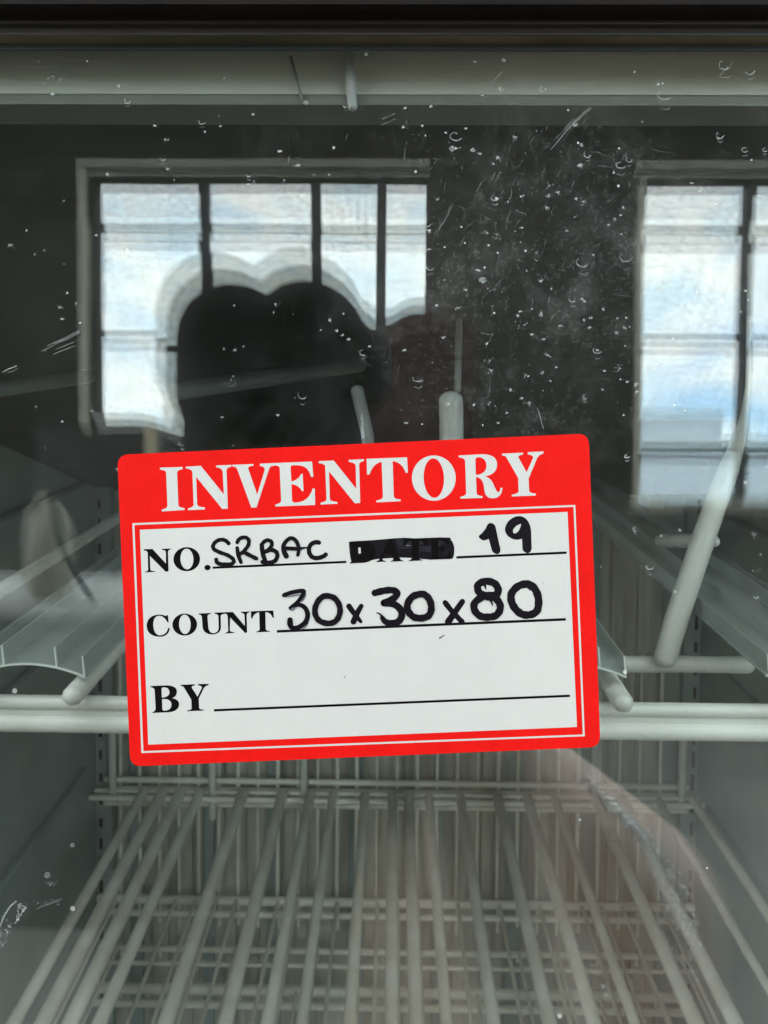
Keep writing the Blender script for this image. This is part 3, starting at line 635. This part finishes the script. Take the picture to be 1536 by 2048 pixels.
# ---- price / product tracks of clear plastic on the upper shelf, open end towards the door
def track(x0px, x1px, name_label, fins):
    y0 = 0.046; e = tag(empty('product_track', tuple(at((x0px+x1px)/2, 1345, y0))), name_label, 'product track', 'clear plastic product tracks on the upper shelf')
    p0 = at(x0px, 1352, y0); p1 = at(x1px, 1352, y0); wd = p1.x-p0.x; L = 0.34; kk = (y0-CAM.y)/F_PX; th = 3.2*kk
    z0 = p1.z
    prof = [(p0.x+wd*u, z0+(26*kk)*(1-(2*u-1)**2)) for u in [i/14 for i in range(15)]]
    def sweep(bm, loop):
        a = [bm.verts.new((x, y0, z)) for x, z in loop]; b = [bm.verts.new((x, y0+L, z+SL*L)) for x, z in loop]
        bm.faces.new(a); bm.faces.new(list(reversed(b)))
        for i in range(len(loop)): bm.faces.new((a[i], b[i], b[(i+1)%len(loop)], a[(i+1)%len(loop)]))
    bm = bmesh.new(); sweep(bm, prof+[(x, z-th) for x, z in reversed(prof)]); obj('track_bed', bm, M['track'], e)
    for u in fins:
        x = p0.x+wd*u; z = z0+(26*kk)*(1-(2*u-1)**2)
        bm = bmesh.new(); sweep(bm, [(x, z+0.0002), (x+th, z+0.0002), (x+th*0.8-0.0004, z+40*kk), (x-0.0004, z+40*kk)]); obj('track_fin', bm, M['track'], e)
    # bright cut end of the extrusion
    bm = bmesh.new()
    f = [bm.verts.new((x, y0-0.0004, z)) for x, z in prof]; g = [bm.verts.new((x, y0-0.0004, z-th*1.3)) for x, z in prof]
    f2 = [bm.verts.new((v.co.x, y0-0.00005, v.co.z)) for v in f]; g2 = [bm.verts.new((v.co.x, y0-0.00005, v.co.z)) for v in g]
    for i in range(14):
        bm.faces.new((f[i], f[i+1], g[i+1], g[i])); bm.faces.new((f[i], f2[i], f2[i+1], f[i+1])); bm.faces.new((g[i], g[i+1], g2[i+1], g2[i]))
    for u in fins:
        x = p0.x+wd*u; z = z0+(26*kk)*(1-(2*u-1)**2)
        vs = [bm.verts.new((xx, y0-0.0005, zz)) for xx, zz in ((x, z), (x+th, z), (x+th*0.8-0.0004, z+40*kk), (x-0.0004, z+40*kk))]; bm.faces.new(vs)
    obj('cut_end', bm, M['trackedge'], e)
track(-62, 172, 'clear plastic product track left of the label, its arched end above the rail', (0.02, 0.30, 0.75, 0.985))
track(1022, 1252, 'clear plastic product track at the right edge of the label, end poking out', (0.02, 0.27, 0.76, 0.985))
track(1530, 1760, 'clear plastic product track at the far right beside the side wall', (0.02, 0.27, 0.76, 0.985))
track(480, 712, 'clear plastic product track hidden behind the middle of the label', (0.02, 0.27, 0.76, 0.985))

# ---- wire divider at the right
Yd = 0.085
dv = tag(empty('shelf_divider', tuple(at(1330, 1325, Yd))), 'white wire shelf divider with a leaning strut right of the label', 'shelf divider')
bm = bmesh.new(); kk = (Yd-CAM.y)/F_PX
tube(bm, [at(1200, 1329, Yd), at(1360, 1328, Yd), at(1495, 1330, Yd)], 17*kk, 14); obj('foot_wire', bm, M['coat'], dv, True, 60)
bm = bmesh.new()
pts = [(1330,1318,21),(1354,1235,22),(1394,1115,22),(1430,1010,21),(1457,940,19),(1477,882,13),(1489,830,8),(1496,770,5),(1498,640,5)]
P = [at(x, y, Yd-0.006+i*0.001) for i, (x, y, r) in enumerate(pts)]
tube(bm, P, [r*kk for _, _, r in pts], 16); obj('strut', bm, M['coat'], dv, True, 60)
bm = bmesh.new(); tube(bm, [at(1325, 1080, Yd+0.04), at(1390, 1082, Yd+0.02), at(1428, 1083, Yd+0.004)], [13*kk*1.4, 13*kk*1.2, 12*kk], 12); obj('cross_pin', bm, M['coat'], dv, True, 60)
dv2 = tag(empty('shelf_divider', tuple(at(903, 1100, Yd))), 'white wire divider whose round-topped upright shows above the label', 'shelf divider')
bm = bmesh.new(); tube(bm, [at(908, 1330, Yd), at(905, 1000, Yd), at(902, 800, Yd)], 24*kk, 16); obj('upright', bm, M['coat'], dv2, True, 60)
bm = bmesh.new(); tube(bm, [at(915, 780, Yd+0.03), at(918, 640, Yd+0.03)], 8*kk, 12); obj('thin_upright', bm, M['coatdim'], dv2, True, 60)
bm = bmesh.new(); tube(bm, [at(760, 1330, Yd+0.02), at(735, 870, Yd+0.02), at(714, 780, Yd+0.02)], 14*kk, 12); obj('leaning_upright', bm, M['coatdim'], dv2, True, 60)  # last bar is added in place of a reflected sliver of sky

# ---- lower shelf, seen below the label
lo = tag(empty('wire_shelf', (0, 0.3, -0.32)), 'lower white wire shelf filling the view under the label, wires running to the back', 'wire shelf')
ZB = at(785, 1596, 0.545).z
def yrow(py, z_back=ZB):
    """depth at which the sloping shelf plane crosses that row of the picture"""
    y0, y1 = 0.05, 0.9
    for _ in range(40):
        m_ = (y0+y1)/2
        if at(785, py, m_).z < shelf_z(z_back, m_): y1 = m_
        else: y0 = m_
    return (y0+y1)/2
yb = yrow(2045)
spots = [(36,0.0044),(92,0.0051),(146,0.0051),(204,0.0046),(334,0.0051),(452,0.0051),(536,0.0044),(604,0.0040),(700,0.0042),(783,0.0046),(832,0.0046),(893,0.0040),(988,0.0044),(1100,0.0048),(1190,0.0048),(1272,0.0037),(1396,0.0051),(1476,0.0051),(1586,0.0033),(1690,0.0040)]
for px, r in spots:
    y0s = 0.06; xx = at(px, 2045, yb).x
    if not (XL+0.004 < xx < XR-0.004): continue
    bm = bmesh.new(); tube(bm, [(xx, y0s, shelf_z(ZB, y0s)), (xx, 0.30, shelf_z(ZB, 0.30)), (xx, 0.548, shelf_z(ZB, 0.548))], r, 12); obj('depth_wire', bm, M['wire'], lo, True, 60)
for yy, r in ((0.545, 0.0028), (0.556, 0.0022), (0.07, 0.004)):
    bm = bmesh.new(); z = shelf_z(ZB, yy)-0.0035; tube(bm, [(XL+0.006, yy, z), (XR-0.006, yy, z)], r, 12); obj('cross_wire', bm, M['wire'], lo, True, 60)

# ---- deeper shelves that end at the back: cross bars with down-turned wire ends
def rear_shelf(py, r, lab, y=0.55, turn=0.02, pitch=0.0192, wires=True, m='wire'):
    zb = at(785, py, y).z
    e = tag(empty('wire_shelf', (0, y, zb)), lab, 'wire shelf', 'lower wire shelves seen between the wires')
    bm = bmesh.new(); tube(bm, [(XL+0.012, y, zb), (XR-0.012, y, zb)], r, 12); obj('back_bar', bm, M[m], e, True, 60)
    bm = bmesh.new(); tube(bm, [(XL+0.012, y-0.012, zb-0.006), (XR-0.012, y-0.012, zb-0.006)], r*.7, 12); obj('cross_wire', bm, M[m], e, True, 60)
    if wires:
        x = XL+0.03; i = 0
        while x < XR-0.02:
            jx = rnd.uniform(-.001, .001); bm = bmesh.new()
            tube(bm, [(x+jx, y+0.006, zb-turn*rnd.uniform(.8, 1.1)), (x+jx, y+0.006, zb+0.001), (x+jx, y-0.01, zb+0.002), (x+jx, 0.18, zb+0.002-SL*(y-0.18))], [0.0017, 0.0017, 0.0017, 0.0017], 8)
            obj('depth_wire', bm, M[m], e, True, 60); x += pitch
    return e
rear_shelf(1806, 0.0042, 'second wire shelf down, its pale back bar across the view below the label', turn=0.030)
rear_shelf(1905, 0.0030, 'third wire shelf down near the bottom of the view', turn=0.012, pitch=0.0384)
rear_shelf(1985, 0.0050, 'lowest visible wire shelf with dark gaps under its back bar', turn=0.02, pitch=0.0576)
# wire back guard standing at the rear of the lower shelf
bg_ = tag(empty('wire_guard', (0, 0.562, ZB)), 'row of upright wires standing at the rear of the lower shelf', 'wire guard')
for py, r in ((1566, 0.0030), (1586, 0.0034), (1613, 0.0030)):
    z = at(785, py, 0.562).z; bm = bmesh.new(); tube(bm, [(XL+0.014, 0.562, z), (XR-0.014, 0.562, z)], r, 12); obj('cross_wire', bm, M['wire'], bg_, True, 60)
x = XL+0.026
ztop_, zbot_ = at(785, 1300, 0.566).z, at(785, 1795, 0.566).z
while x < XR-0.02:
    bm = bmesh.new(); tube(bm, [(x, 0.5665, zbot_), (x, 0.5665, (ztop_+zbot_)/2), (x, 0.5665, ztop_)], rnd.uniform(0.0014, 0.0022), 8); obj('upright_wire', bm, M['wire'], bg_, True, 60); x += 0.0194+rnd.uniform(-.0006, .0006)
for px in (225, 425, 608, 1190, 1365):
    p = at(px, 1530, 0.555); q = at(px, 1635 if px in (425, 608) else 1600, 0.555); bm = bmesh.new(); tube(bm, [(p.x, .555, p.z+0.03), (p.x, .555, q.z)], 0.0036, 10); obj('upright_wire', bm, M['coat'], bg_, True, 60)

# ================================================================== ROOM BEHIND THE PHOTOGRAPHER (seen in the glass)
DW = 4.5; YW = -(DW+CAM.y)              # window wall
FZ, CZ = -1.38, 2.7
RX0, RX1 = -3.2, 4.3
def wx(px): return refl(px, 975, DW).x
def wz(py): return refl(785, py, DW).z
wins = [(wx(186), wx(848)), (wx(1268), wx(1268)+(wx(848)-wx(186))+0.35)]
wins.sort()
wz0, wz1 = wz(984), wz(350)
TH = 0.14
wall = None
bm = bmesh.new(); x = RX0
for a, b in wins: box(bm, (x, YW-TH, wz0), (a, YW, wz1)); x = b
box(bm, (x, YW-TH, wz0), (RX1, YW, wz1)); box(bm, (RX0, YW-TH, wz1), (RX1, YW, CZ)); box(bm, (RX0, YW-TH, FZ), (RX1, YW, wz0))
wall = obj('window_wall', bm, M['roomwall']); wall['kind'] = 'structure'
for wi, (a, b) in enumerate(wins):
    # trim round the opening (the wall's own part), steel bars inside it
    bm = bmesh.new(); T = 0.055
    if wi == 0: box(bm, (a-T-0.03, YW+0.0005, wz0-T), (a-0.03, YW+0.03, wz1+T+0.03))
    box(bm, (a-0.0298, YW+0.0005, wz1+0.035), (b+0.0118, YW+0.03, wz1+T+0.03)); box(bm, (a-0.0298, YW+0.0005, wz0-T), (b+0.0118, YW+0.07, wz0-0.005))
    wf = obj('window_trim', bm, M['trim'], wall)
    if wi == 1:
        bm = bmesh.new(); box(bm, (a+0.0002, YW-0.035, wz0), (a+0.045, YW-0.001, wz1)); obj('window_stile', bm, M['trim'], wf)
    vb = [(wx(v)-wx(186)) for v in (402, 627, 758)] if wi != 1 else [(wx(v)-wx(1268)) for v in (1495, 1712)]
    for v in vb:
        bm = bmesh.new(); box(bm, (a+v-0.030, YW-0.10, wz0), (a+v+0.030, YW-0.04, wz1)); obj('window_mullion', bm, M['steel'], wf)
    for py in (450, 665, 888):
        z = wz(py); bm = bmesh.new(); h = {450: 0.025, 665: 0.016, 888: 0.034}[py]
        xs = [a]+[a+v for v in vb]+[b]
        for i in range(len(xs)-1): box(bm, (xs[i]+(0.0302 if i else 0), YW-0.09, z-h), (xs[i+1]-(0.0302 if i < len(xs)-2 else 0), YW-0.05, z+h))
        obj('glazing_bar', bm, M['steel'], wf)
    bm = bmesh.new(); box(bm, (a, YW-0.072, wz0), (b, YW-0.068, wz1)); obj('window_pane', bm, M['wglass'], wf)
    li = bpy.data.lights.new('window_portal', 'AREA'); li.shape = 'RECTANGLE'; li.size = b-a; li.size_y = wz1-wz0; li.cycles.is_portal = True
    lo_ = bpy.data.objects.new('window_portal', li); COL.objects.link(lo_); lo_.location = ((a+b)/2, YW-TH-0.02, (wz0+wz1)/2); lo_.rotation_euler = (R(90), 0, 0)
def struct(name, bm, m): o = obj(name, bm, m); o['kind'] = 'structure'; return o
bm = bmesh.new(); box(bm, (RX0, YW, FZ-0.1), (RX1, 0.9, FZ)); struct('floor', bm, M['floorr'])
# ceiling with two rows of unseen roof openings, added to brighten label and interior
bays = [(-2.9, -0.8), (-0.4, 1.7), (2.1, 4.0)]; rows = [(-3.9, -2.6), (-2.2, -0.95)]
bm = bmesh.new(); y = YW
for r0, r1 in rows:
    box(bm, (RX0, y, CZ), (RX1, r0, CZ+0.1)); y = r1; x = RX0
    for b0, b1 in bays: box(bm, (x, r0, CZ), (b0, r1, CZ+0.1)); x = b1
    box(bm, (x, r0, CZ), (RX1, r1, CZ+0.1))
    for b0, b1 in bays:
        li = bpy.data.lights.new('rooflight_portal', 'AREA'); li.shape = 'RECTANGLE'; li.size = b1-b0; li.size_y = r1-r0; li.cycles.is_portal = True
        o = bpy.data.objects.new('rooflight_portal', li); COL.objects.link(o); o.location = ((b0+b1)/2, (r0+r1)/2, CZ+0.12)
box(bm, (RX0, y, CZ), (RX1, 0.9, CZ+0.1)); struct('ceiling', bm, M['ceilr'])
SY0, SY1, SZ0, SZ1 = -2.9, -0.1, -0.6, 2.5            # unseen wide opening added in each side wall for more daylight
for nm, x0, x1, sgn in (('side_wall_left', RX0-0.1, RX0, -1), ('side_wall_right', RX1, RX1+0.1, 1)):
    bm = bmesh.new(); box(bm, (x0, YW, FZ), (x1, SY0, CZ)); box(bm, (x0, SY1, FZ), (x1, 0.9, CZ)); box(bm, (x0, SY0, FZ), (x1, SY1, SZ0)); box(bm, (x0, SY0, SZ1), (x1, SY1, CZ)); struct(nm, bm, M['sidewallr'])
    li = bpy.data.lights.new('side_window_portal', 'AREA'); li.shape = 'RECTANGLE'; li.size = SZ1-SZ0; li.size_y = SY1-SY0; li.cycles.is_portal = True
    o = bpy.data.objects.new('side_window_portal', li); COL.objects.link(o); o.location = ((x1+0.02) if sgn > 0 else (x0-0.02), (SY0+SY1)/2, (SZ0+SZ1)/2); o.rotation_euler = (0, R(90)*sgn, 0)
# unseen white wall added flush with the refrigerator front, bounces daylight onto the person
bm = bmesh.new(); PX0, PX1, PY = XL-0.088, XR+0.088, 0.046
box(bm, (RX0, PY, FZ), (PX0, PY+0.1, CZ)); box(bm, (PX1, PY, FZ), (RX1, PY+0.1, CZ)); box(bm, (PX0, PY, 0.62), (PX1, PY+0.1, CZ)); struct('partition_wall', bm, M['whitewall'])
bm = bmesh.new(); box(bm, (-200, -300, FZ-0.6), (200, YW-TH-0.01, FZ-0.3)); struct('outdoor_ground', bm, M['ground'])
# pale shed outside
p = refl(1276, 820, 30); q = refl(1442, 985, 30)
sh = tag(empty('shed', ((p.x+q.x)/2, p.y, FZ-0.3)), 'pale blue-grey clad building outside the right window', 'building')
bm = bmesh.new(); box(bm, (p.x-1.5, p.y-8, FZ-0.3), (q.x, p.y, p.z)); obj('cladding', bm, M['shed'], sh)
bm = bmesh.new(); box(bm, (p.x-1.7, p.y-8.2, p.z+0.001), (q.x+0.1, p.y+0.2, p.z+0.15)); obj('roof', bm, M['shed'], sh)
p2 = refl(1500, 872, 34)
sh2 = tag(empty('shed', (p2.x+4, p2.y, FZ-0.3)), 'lower pale building further right outside the right window', 'building')
bm = bmesh.new(); box(bm, (q.x+0.4, p2.y-6, FZ-0.3), (p2.x+8, p2.y, p2.z)); obj('cladding', bm, M['shed'], sh2)
bm = bmesh.new(); box(bm, (q.x+0.3, p2.y-6.1, p2.z+0.001), (p2.x+8.1, p2.y+0.1, p2.z+0.1)); obj('roof', bm, M['shed'], sh2)

# things near the window wall
def rbox(px0, py0, px1, py1, D, depth, bevel=0.0, bm=None, down=False):
    a = refl(px0, py0, D); b = refl(px1, py1, D); own = bm is None; bm = bm or bmesh.new()
    box(bm, (a.x, a.y-depth, FZ if down else b.z), (b.x, a.y, a.z), bevel); return bm
cab = tag(empty('cabinet', tuple(refl(170, 900, 3.4))), 'dark low cabinet with a white board on top reflected left of the label', 'cabinet')
obj('cabinet_body', rbox(66, 843, 282, 900, 3.4, 0.6, 0.01, down=True), M['cabinetr'], cab)
obj('top_board', rbox(185, 824, 286, 841, 3.4, 0.6, 0.005), M['whitet'], cab)
tag(obj('wooden_plank', rbox(284, 832, 306, 1100, 3.35, 0.05, 0.004, down=True), M['wood']), 'pale upright plank reflected beside the dark cabinet', 'plank')
jug = tag(empty('canister', tuple(refl(95, 1150, 2.2))), 'beige plastic canister with a black hose reflected left of the label', 'canister')
bm = bmesh.new(); c = refl(90, 1060, 2.2); 
tube(bm, [(c.x, c.y, c.z-0.16), (c.x, c.y, c.z-0.02), (c.x, c.y, c.z+0.06), (c.x, c.y, c.z+0.10)], [0.07, 0.072, 0.06, 0.03], 20); obj('canister_body', bm, M['jug'], jug, True, 60)
bm = bmesh.new(); tube(bm, [refl(x, y, 2.1) for x, y in ((100,990),(108,1060),(125,1110),(150,1150),(175,1190))], 0.010, 10); obj('hose', bm, M['rubber'], jug, True)
ct = tag(empty('counter', tuple(refl(0, 1400, 2.4))), 'grey counter top running along the reflected room on the left', 'counter')
bm = bmesh.new(); c = refl(100, 1180, 2.3); box(bm, (c.x-1.5, c.y-0.5, c.z-0.04), (c.x+0.5, c.y+0.2, c.z)); obj('counter_top', bm, M['whitet'], ct)
bm = bmesh.new(); box(bm, (c.x-1.5, c.y-0.45, FZ), (c.x+0.45, c.y+0.15, c.z-0.0402)); obj('counter_base', bm, M['cabinetr'], ct)

def capsules(parts, voxel, name, m, parent, smooth_it=6):
    bm = bmesh.new()
    for pp in parts:
        if pp[0] == 'e':
            _, c, r = pp; ret = bmesh.ops.create_icosphere(bm, subdivisions=3, radius=1.0)
            for v in ret['verts']: v.co = Vector((c[0]+v.co.x*r[0], c[1]+v.co.y*r[1], c[2]+v.co.z*r[2]))
        else:
            _, pts, rs = pp; tube(bm, pts, rs, 16)
    me = bpy.data.meshes.new(name); bmesh.ops.recalc_face_normals(bm, faces=bm.faces); bm.to_mesh(me); bm.free()
    o = bpy.data.objects.new(name, me); COL.objects.link(o)
    md = o.modifiers.new('r', 'REMESH'); md.mode = 'VOXEL'; md.voxel_size = voxel; md.use_smooth_shade = True
    if smooth_it:
        s = o.modifiers.new('s', 'SMOOTH'); s.iterations = smooth_it; s.factor = 0.5
    dg = bpy.context.evaluated_depsgraph_get(); me2 = bpy.data.meshes.new_from_object(o.evaluated_get(dg))
    bpy.data.objects.remove(o); me2.name = name; me2.shade_smooth(); me2.materials.clear(); return link(name, me2, m, parent)

# maroon jacket hanging by the window
jk = refl(840, 800, 3.9)
jo = tag(empty('jacket', tuple(jk)), 'dark maroon garment hanging before the reflected left window, right of the head', 'jacket')
zt_ = refl(800, 606, 3.9).z; 
capsules([('e', (jk.x, jk.y, zt_-0.09), (0.30, 0.09, 0.075)), ('t', [(jk.x, jk.y, zt_-0.12), (jk.x+0.0, jk.y, zt_-0.55), (jk.x, jk.y, zt_-1.0)], [0.20, 0.21, 0.22]), ('t', [(jk.x-0.14, jk.y, zt_-0.12), (jk.x-0.17, jk.y, zt_-0.55), (jk.x-0.15, jk.y, zt_-1.0)], [0.12, 0.14, 0.15]),
          ('t', [(jk.x-0.25, jk.y, zt_-0.11), (jk.x-0.27, jk.y+0.02, zt_-0.45), (jk.x-0.26, jk.y, zt_-0.75)], [0.065, 0.06, 0.05]), ('t', [(jk.x+0.23, jk.y, zt_-0.13), (jk.x+0.25, jk.y+0.02, zt_-0.45), (jk.x+0.24, jk.y, zt_-0.75)], [0.065, 0.06, 0.05])],
         0.02, 'jacket_cloth', M['maroon'], jo)
pl = refl(1400, 1012, 3.6)
sk = tag(empty('sack', tuple(pl)), 'dark lumpy sack reflected under the right window sill', 'sack')
capsules([('e', (pl.x, pl.y, pl.z-0.03), (0.10, 0.1, 0.07)), ('e', (pl.x+0.05, pl.y, pl.z-0.12), (0.16, 0.12, 0.14)), ('e', (pl.x+0.02, pl.y, pl.z-0.4), (0.2, 0.16, 0.3)), ('e', (pl.x-0.09, pl.y, pl.z-0.05), (0.04, 0.05, 0.04))], 0.02, 'sack_cloth', M['bush'], sk)

# ---- the photographer, reflected in the glass
DH = 0.70; hc = refl(534, 740, DH)
person = tag(empty('person', (hc.x+0.02, hc.y-0.03, FZ)), 'reflected person with dark hair, bare shoulder and glittering strap, facing the glass', 'person')
kH = DH/F_PX
def hp(px, py, D=DH): return refl(px, py, D)
head_c = hp(534, 770); head_c.z -= 0.0
fx, fy, fz = head_c
TX, TY = 0.022, -0.440                                   # the trunk stands a little to the right of the head and nearer the glass
wrist = Vector((0.040, -0.150, -0.150)); elbow = Vector((0.165, -0.40, -0.63))
shR = Vector((0.215, TY, -0.322)); shL = Vector((-0.172, TY, -0.315))
palm0 = Vector((0.038, -0.140, -0.115)); palm1 = Vector((0.034, -0.136, -0.060))
body = [('e', (fx, fy, fz), (0.070, 0.085, 0.095)), ('e', (fx, fy+0.03, fz-0.055), (0.052, 0.058, 0.055)), ('e', (fx, fy+0.088, fz-0.012), (0.012, 0.016, 0.020)),
        ('e', (fx, fy+0.078, fz-0.048), (0.024, 0.010, 0.008)), ('e', (fx-0.073, fy-0.005, fz-0.01), (0.008, 0.018, 0.028)), ('e', (fx+0.073, fy-0.005, fz-0.01), (0.008, 0.018, 0.028)),
        ('t', [(fx, fy-0.005, fz-0.06), (-0.04, -0.50, -0.06), (TX, TY-0.02, -0.20)], [0.052, 0.055, 0.070]),
        ('t', [(TX+0.02, TY-0.015, -0.215), (0.126, TY, -0.268), shR], [0.080, 0.060, 0.050]), ('t', [(TX-0.02, TY-0.015, -0.215), (-0.08, TY, -0.265), shL], [0.078, 0.060, 0.050]),
        ('e', (TX, TY, -0.40), (0.165, 0.092, 0.16)), ('e', (TX-0.07, TY+0.055, -0.43), (0.065, 0.060, 0.065)), ('e', (TX+0.07, TY+0.055, -0.43), (0.065, 0.060, 0.065)),
        ('e', (TX, TY-0.01, -0.60), (0.135, 0.095, 0.16)), ('e', (TX, TY-0.01, -0.78), (0.165, 0.115, 0.14)),
        ('t', [shR, (0.232, TY, -0.45), elbow], [0.050, 0.044, 0.038]), ('t', [elbow, (elbow+wrist)/2, wrist], [0.038, 0.036, 0.026]),
        ('t', [wrist, palm0, palm1], [0.026, 0.026, 0.021]), ('t', [palm0+Vector((-0.016, -0.002, 0.004)), palm1+Vector((-0.020, -0.002, 0.0))], [0.020, 0.016]),
        ('t', [shL, (-0.195, TY-0.01, -0.46), (-0.19, TY+0.03, -0.66)], [0.050, 0.043, 0.030]), ('t', [(-0.19, TY+0.03, -0.66), (-0.185, TY+0.05, -0.75)], [0.027, 0.020])]
# four fingers round the back of the phone, thumb along its edge, all below the lens
fing = [((-0.002, -0.032), 0.062, 0.0082), ((0.0, -0.050), 0.068, 0.0086), ((0.002, -0.068), 0.064, 0.0082), ((0.005, -0.085), 0.052, 0.0074)]
for (dx, z), L, r in fing:
    b0 = Vector((0.033, -0.133, z-0.012)); b1 = Vector((0.030, -0.112, z)); b2 = Vector((0.016, -0.1065, z+0.002)); b3 = Vector((0.030-L*0.8, -0.1065, z+0.004))
    body.append(('t', [b0, b1, b2, b3], [r*1.15, r*1.08, r, r*0.85]))
body.append(('t', [palm1+Vector((0.0, -0.008, -0.012)), Vector((0.026, -0.146, -0.046)), Vector((0.008, -0.144, -0.022))], [0.0125, 0.0105, 0.0085]))
for s in (-1, 1): body.append(('t', [(TX+s*0.085, TY-0.02, -0.82), (TX+s*0.085, TY, -1.08), (TX+s*0.085, TY-0.02, FZ+0.08)], [0.085, 0.055, 0.040])); body.append(('t', [(TX+s*0.085, TY-0.04, FZ+0.035), (TX+s*0.09, TY+0.12, FZ+0.03)], [0.036, 0.03]))
capsules(body, 0.0032, 'body', M['skin'], person, 3)
hair = []
def hb(px, py, rpx, ry=None, dy=0.0): c = hp(px, py, DH-dy); hair.append(('e', (c.x, c.y, c.z), (rpx*kH, 0.085 if rpx > 100 else 0.06, (ry or rpx)*kH)))
hair.append(('e', (fx, fy+0.05, fz-0.045), (0.085, 0.06, 0.10))); hb(452, 655, 124, 133, 0.0); hb(605, 650, 128, 136, 0.0); hb(500, 690, 178, 130); hb(600, 720, 140, 140); hb(672, 690, 72, 90); hb(712, 672, 62, 66); hb(735, 720, 50, 90); hb(565, 600, 30, 26); hb(400, 640, 60, 60); hb(420, 740, 98, 130); hb(418, 850, 72, 150); hb(640, 850, 84, 170); hb(425, 960, 78, 150); hb(645, 980, 80, 150); hb(530, 900, 130, 210)
hr = []
for k_, c, r in hair: hr.append((k_, (c[0], max(fy, c[1]) if c[1] > fy+0.04 else fy, c[2]), (r[0], 0.112 if r[1] > 0.07 else 0.085, r[2])))
capsules(hr, 0.005, 'hair', M['hair'], person, 3)
capsules([('e', (TX, TY-0.005, -0.50), (0.172, 0.110, 0.135)), ('e', (TX-0.07, TY+0.050, -0.455), (0.074, 0.068, 0.066)), ('e', (TX+0.07, TY+0.050, -0.455), (0.074, 0.068, 0.066)),
          ('e', (TX, TY-0.01, -0.62), (0.150, 0.108, 0.16)), ('e', (TX, TY-0.01, -0.74), (0.178, 0.126, 0.10))], 0.008, 'shirt', M['cloth'], person)
capsules([('t', [(-0.10, TY, -0.275), (shL.x, TY, -0.315), (-0.195, TY-0.01, -0.46), (-0.19, TY+0.03, -0.66)], [0.066, 0.062, 0.054, 0.042]), ('t', [(-0.075, TY+0.02, -0.25), (-0.09, TY+0.03, -0.40), (-0.08, TY+0.02, -0.55)], [0.062, 0.085, 0.08])], 0.008, 'jacket_sleeve', M['cloth'], person)  # dark cloth added over the left shoulder to dim its reflection
tr_ = []
for s in (-1, 1): tr_.append(('t', [(TX+s*0.085, TY-0.02, -0.80), (TX+s*0.085, TY, -1.08), (TX+s*0.085, TY-0.02, FZ+0.10)], [0.10, 0.072, 0.062]))
tr_.append(('e', (TX, TY-0.01, -0.80), (0.182, 0.132, 0.12)))
capsules(tr_, 0.010, 'trousers', M['cloth'], person)
# eyes
for s in (-1, 1):
    bm = bmesh.new(); bmesh.ops.create_uvsphere(bm, u_segments=12, v_segments=8, radius=0.011)
    for v in bm.verts: v.co += Vector((fx+s*0.029, fy+0.070, fz+0.006))
    obj('eye', bm, M['whitet'], person, True)
# glittering strap over the shoulder and the sequin edge of the neckline
strap_px = [(1215,1612),(1252,1645),(1300,1690),(1345,1755),(1372,1820),(1385,1890),(1380,1945)]
edge_px = [(1380,1945),(1345,1975),(1290,1993),(1235,1995),(1190,1975),(1175,1930)]
def on_body(px, py):
    u = (px-785)/650.0; d = 0.512-0.012*min(1, max(0, (py-1600)/350.0))+0.028*max(0, u-0.72)/0.28*0
    return refl(px, py, d-0.024)
sp_ = smooth_path([on_body(x, y) for x, y in strap_px], 10); ep_ = smooth_path([on_body(x, y) for x, y in edge_px], 8)
bm = bmesh.new(); tube(bm, sp_, 0.0036, 8); obj('strap', bm, M['cloth'], person, True)
bm = bmesh.new()
def gem(c, r):
    ret = bmesh.ops.create_icosphere(bm, subdivisions=1, radius=r); rm = Euler((rnd.random()*6, rnd.random()*6, rnd.random()*6)).to_matrix()
    for vv in ret['verts']: vv.co = rm @ vv.co + c
for i in range(len(sp_)-1):
    for k in range(4): gem(sp_[i].lerp(sp_[i+1], rnd.random())+Vector((rnd.uniform(-.0035, .0035), 0.0050+rnd.uniform(-.001, .001), rnd.uniform(-.0035, .0035))), rnd.choice((0.0014, 0.0020, 0.0026, 0.0034)))
for i in range(len(ep_)-1):
    if rnd.random() < 0.75: gem(ep_[i]+Vector((rnd.uniform(-.001, .001), 0.003, rnd.uniform(-.001, .001))), rnd.choice((0.0016, 0.0022, 0.0028)))
obj('sequin_trim', bm, M['gem'], person)
# phone in the hand
phn = tag(empty('phone', (-0.024, -0.124, -0.060)), 'dark phone held upright in front of the face, hidden behind the label', 'phone')
bm = bmesh.new(); box(bm, (-0.060, -0.1290, -0.136), (0.013, -0.1205, 0.014), 0.003); obj('phone_body', bm, M['phone'], phn, True, 40)
bm = bmesh.new(); box(bm, (-0.022, -0.1204, -0.012), (0.011, -0.1190, 0.012), 0.0006); cb = obj('camera_bump', bm, M['phone'], phn, True, 40)
for cx0, cz0 in ((0.0, 0.0), (-0.014, 0.0)):
    bm = bmesh.new(); bmesh.ops.create_cone(bm, cap_ends=True, segments=20, radius1=0.0045, radius2=0.0042, depth=0.001)
    for v in bm.verts: v.co = Vector((v.co.x+cx0, -0.1184+v.co.z, v.co.y+cz0))
    obj('lens', bm, M['lens'], cb, True, 40)
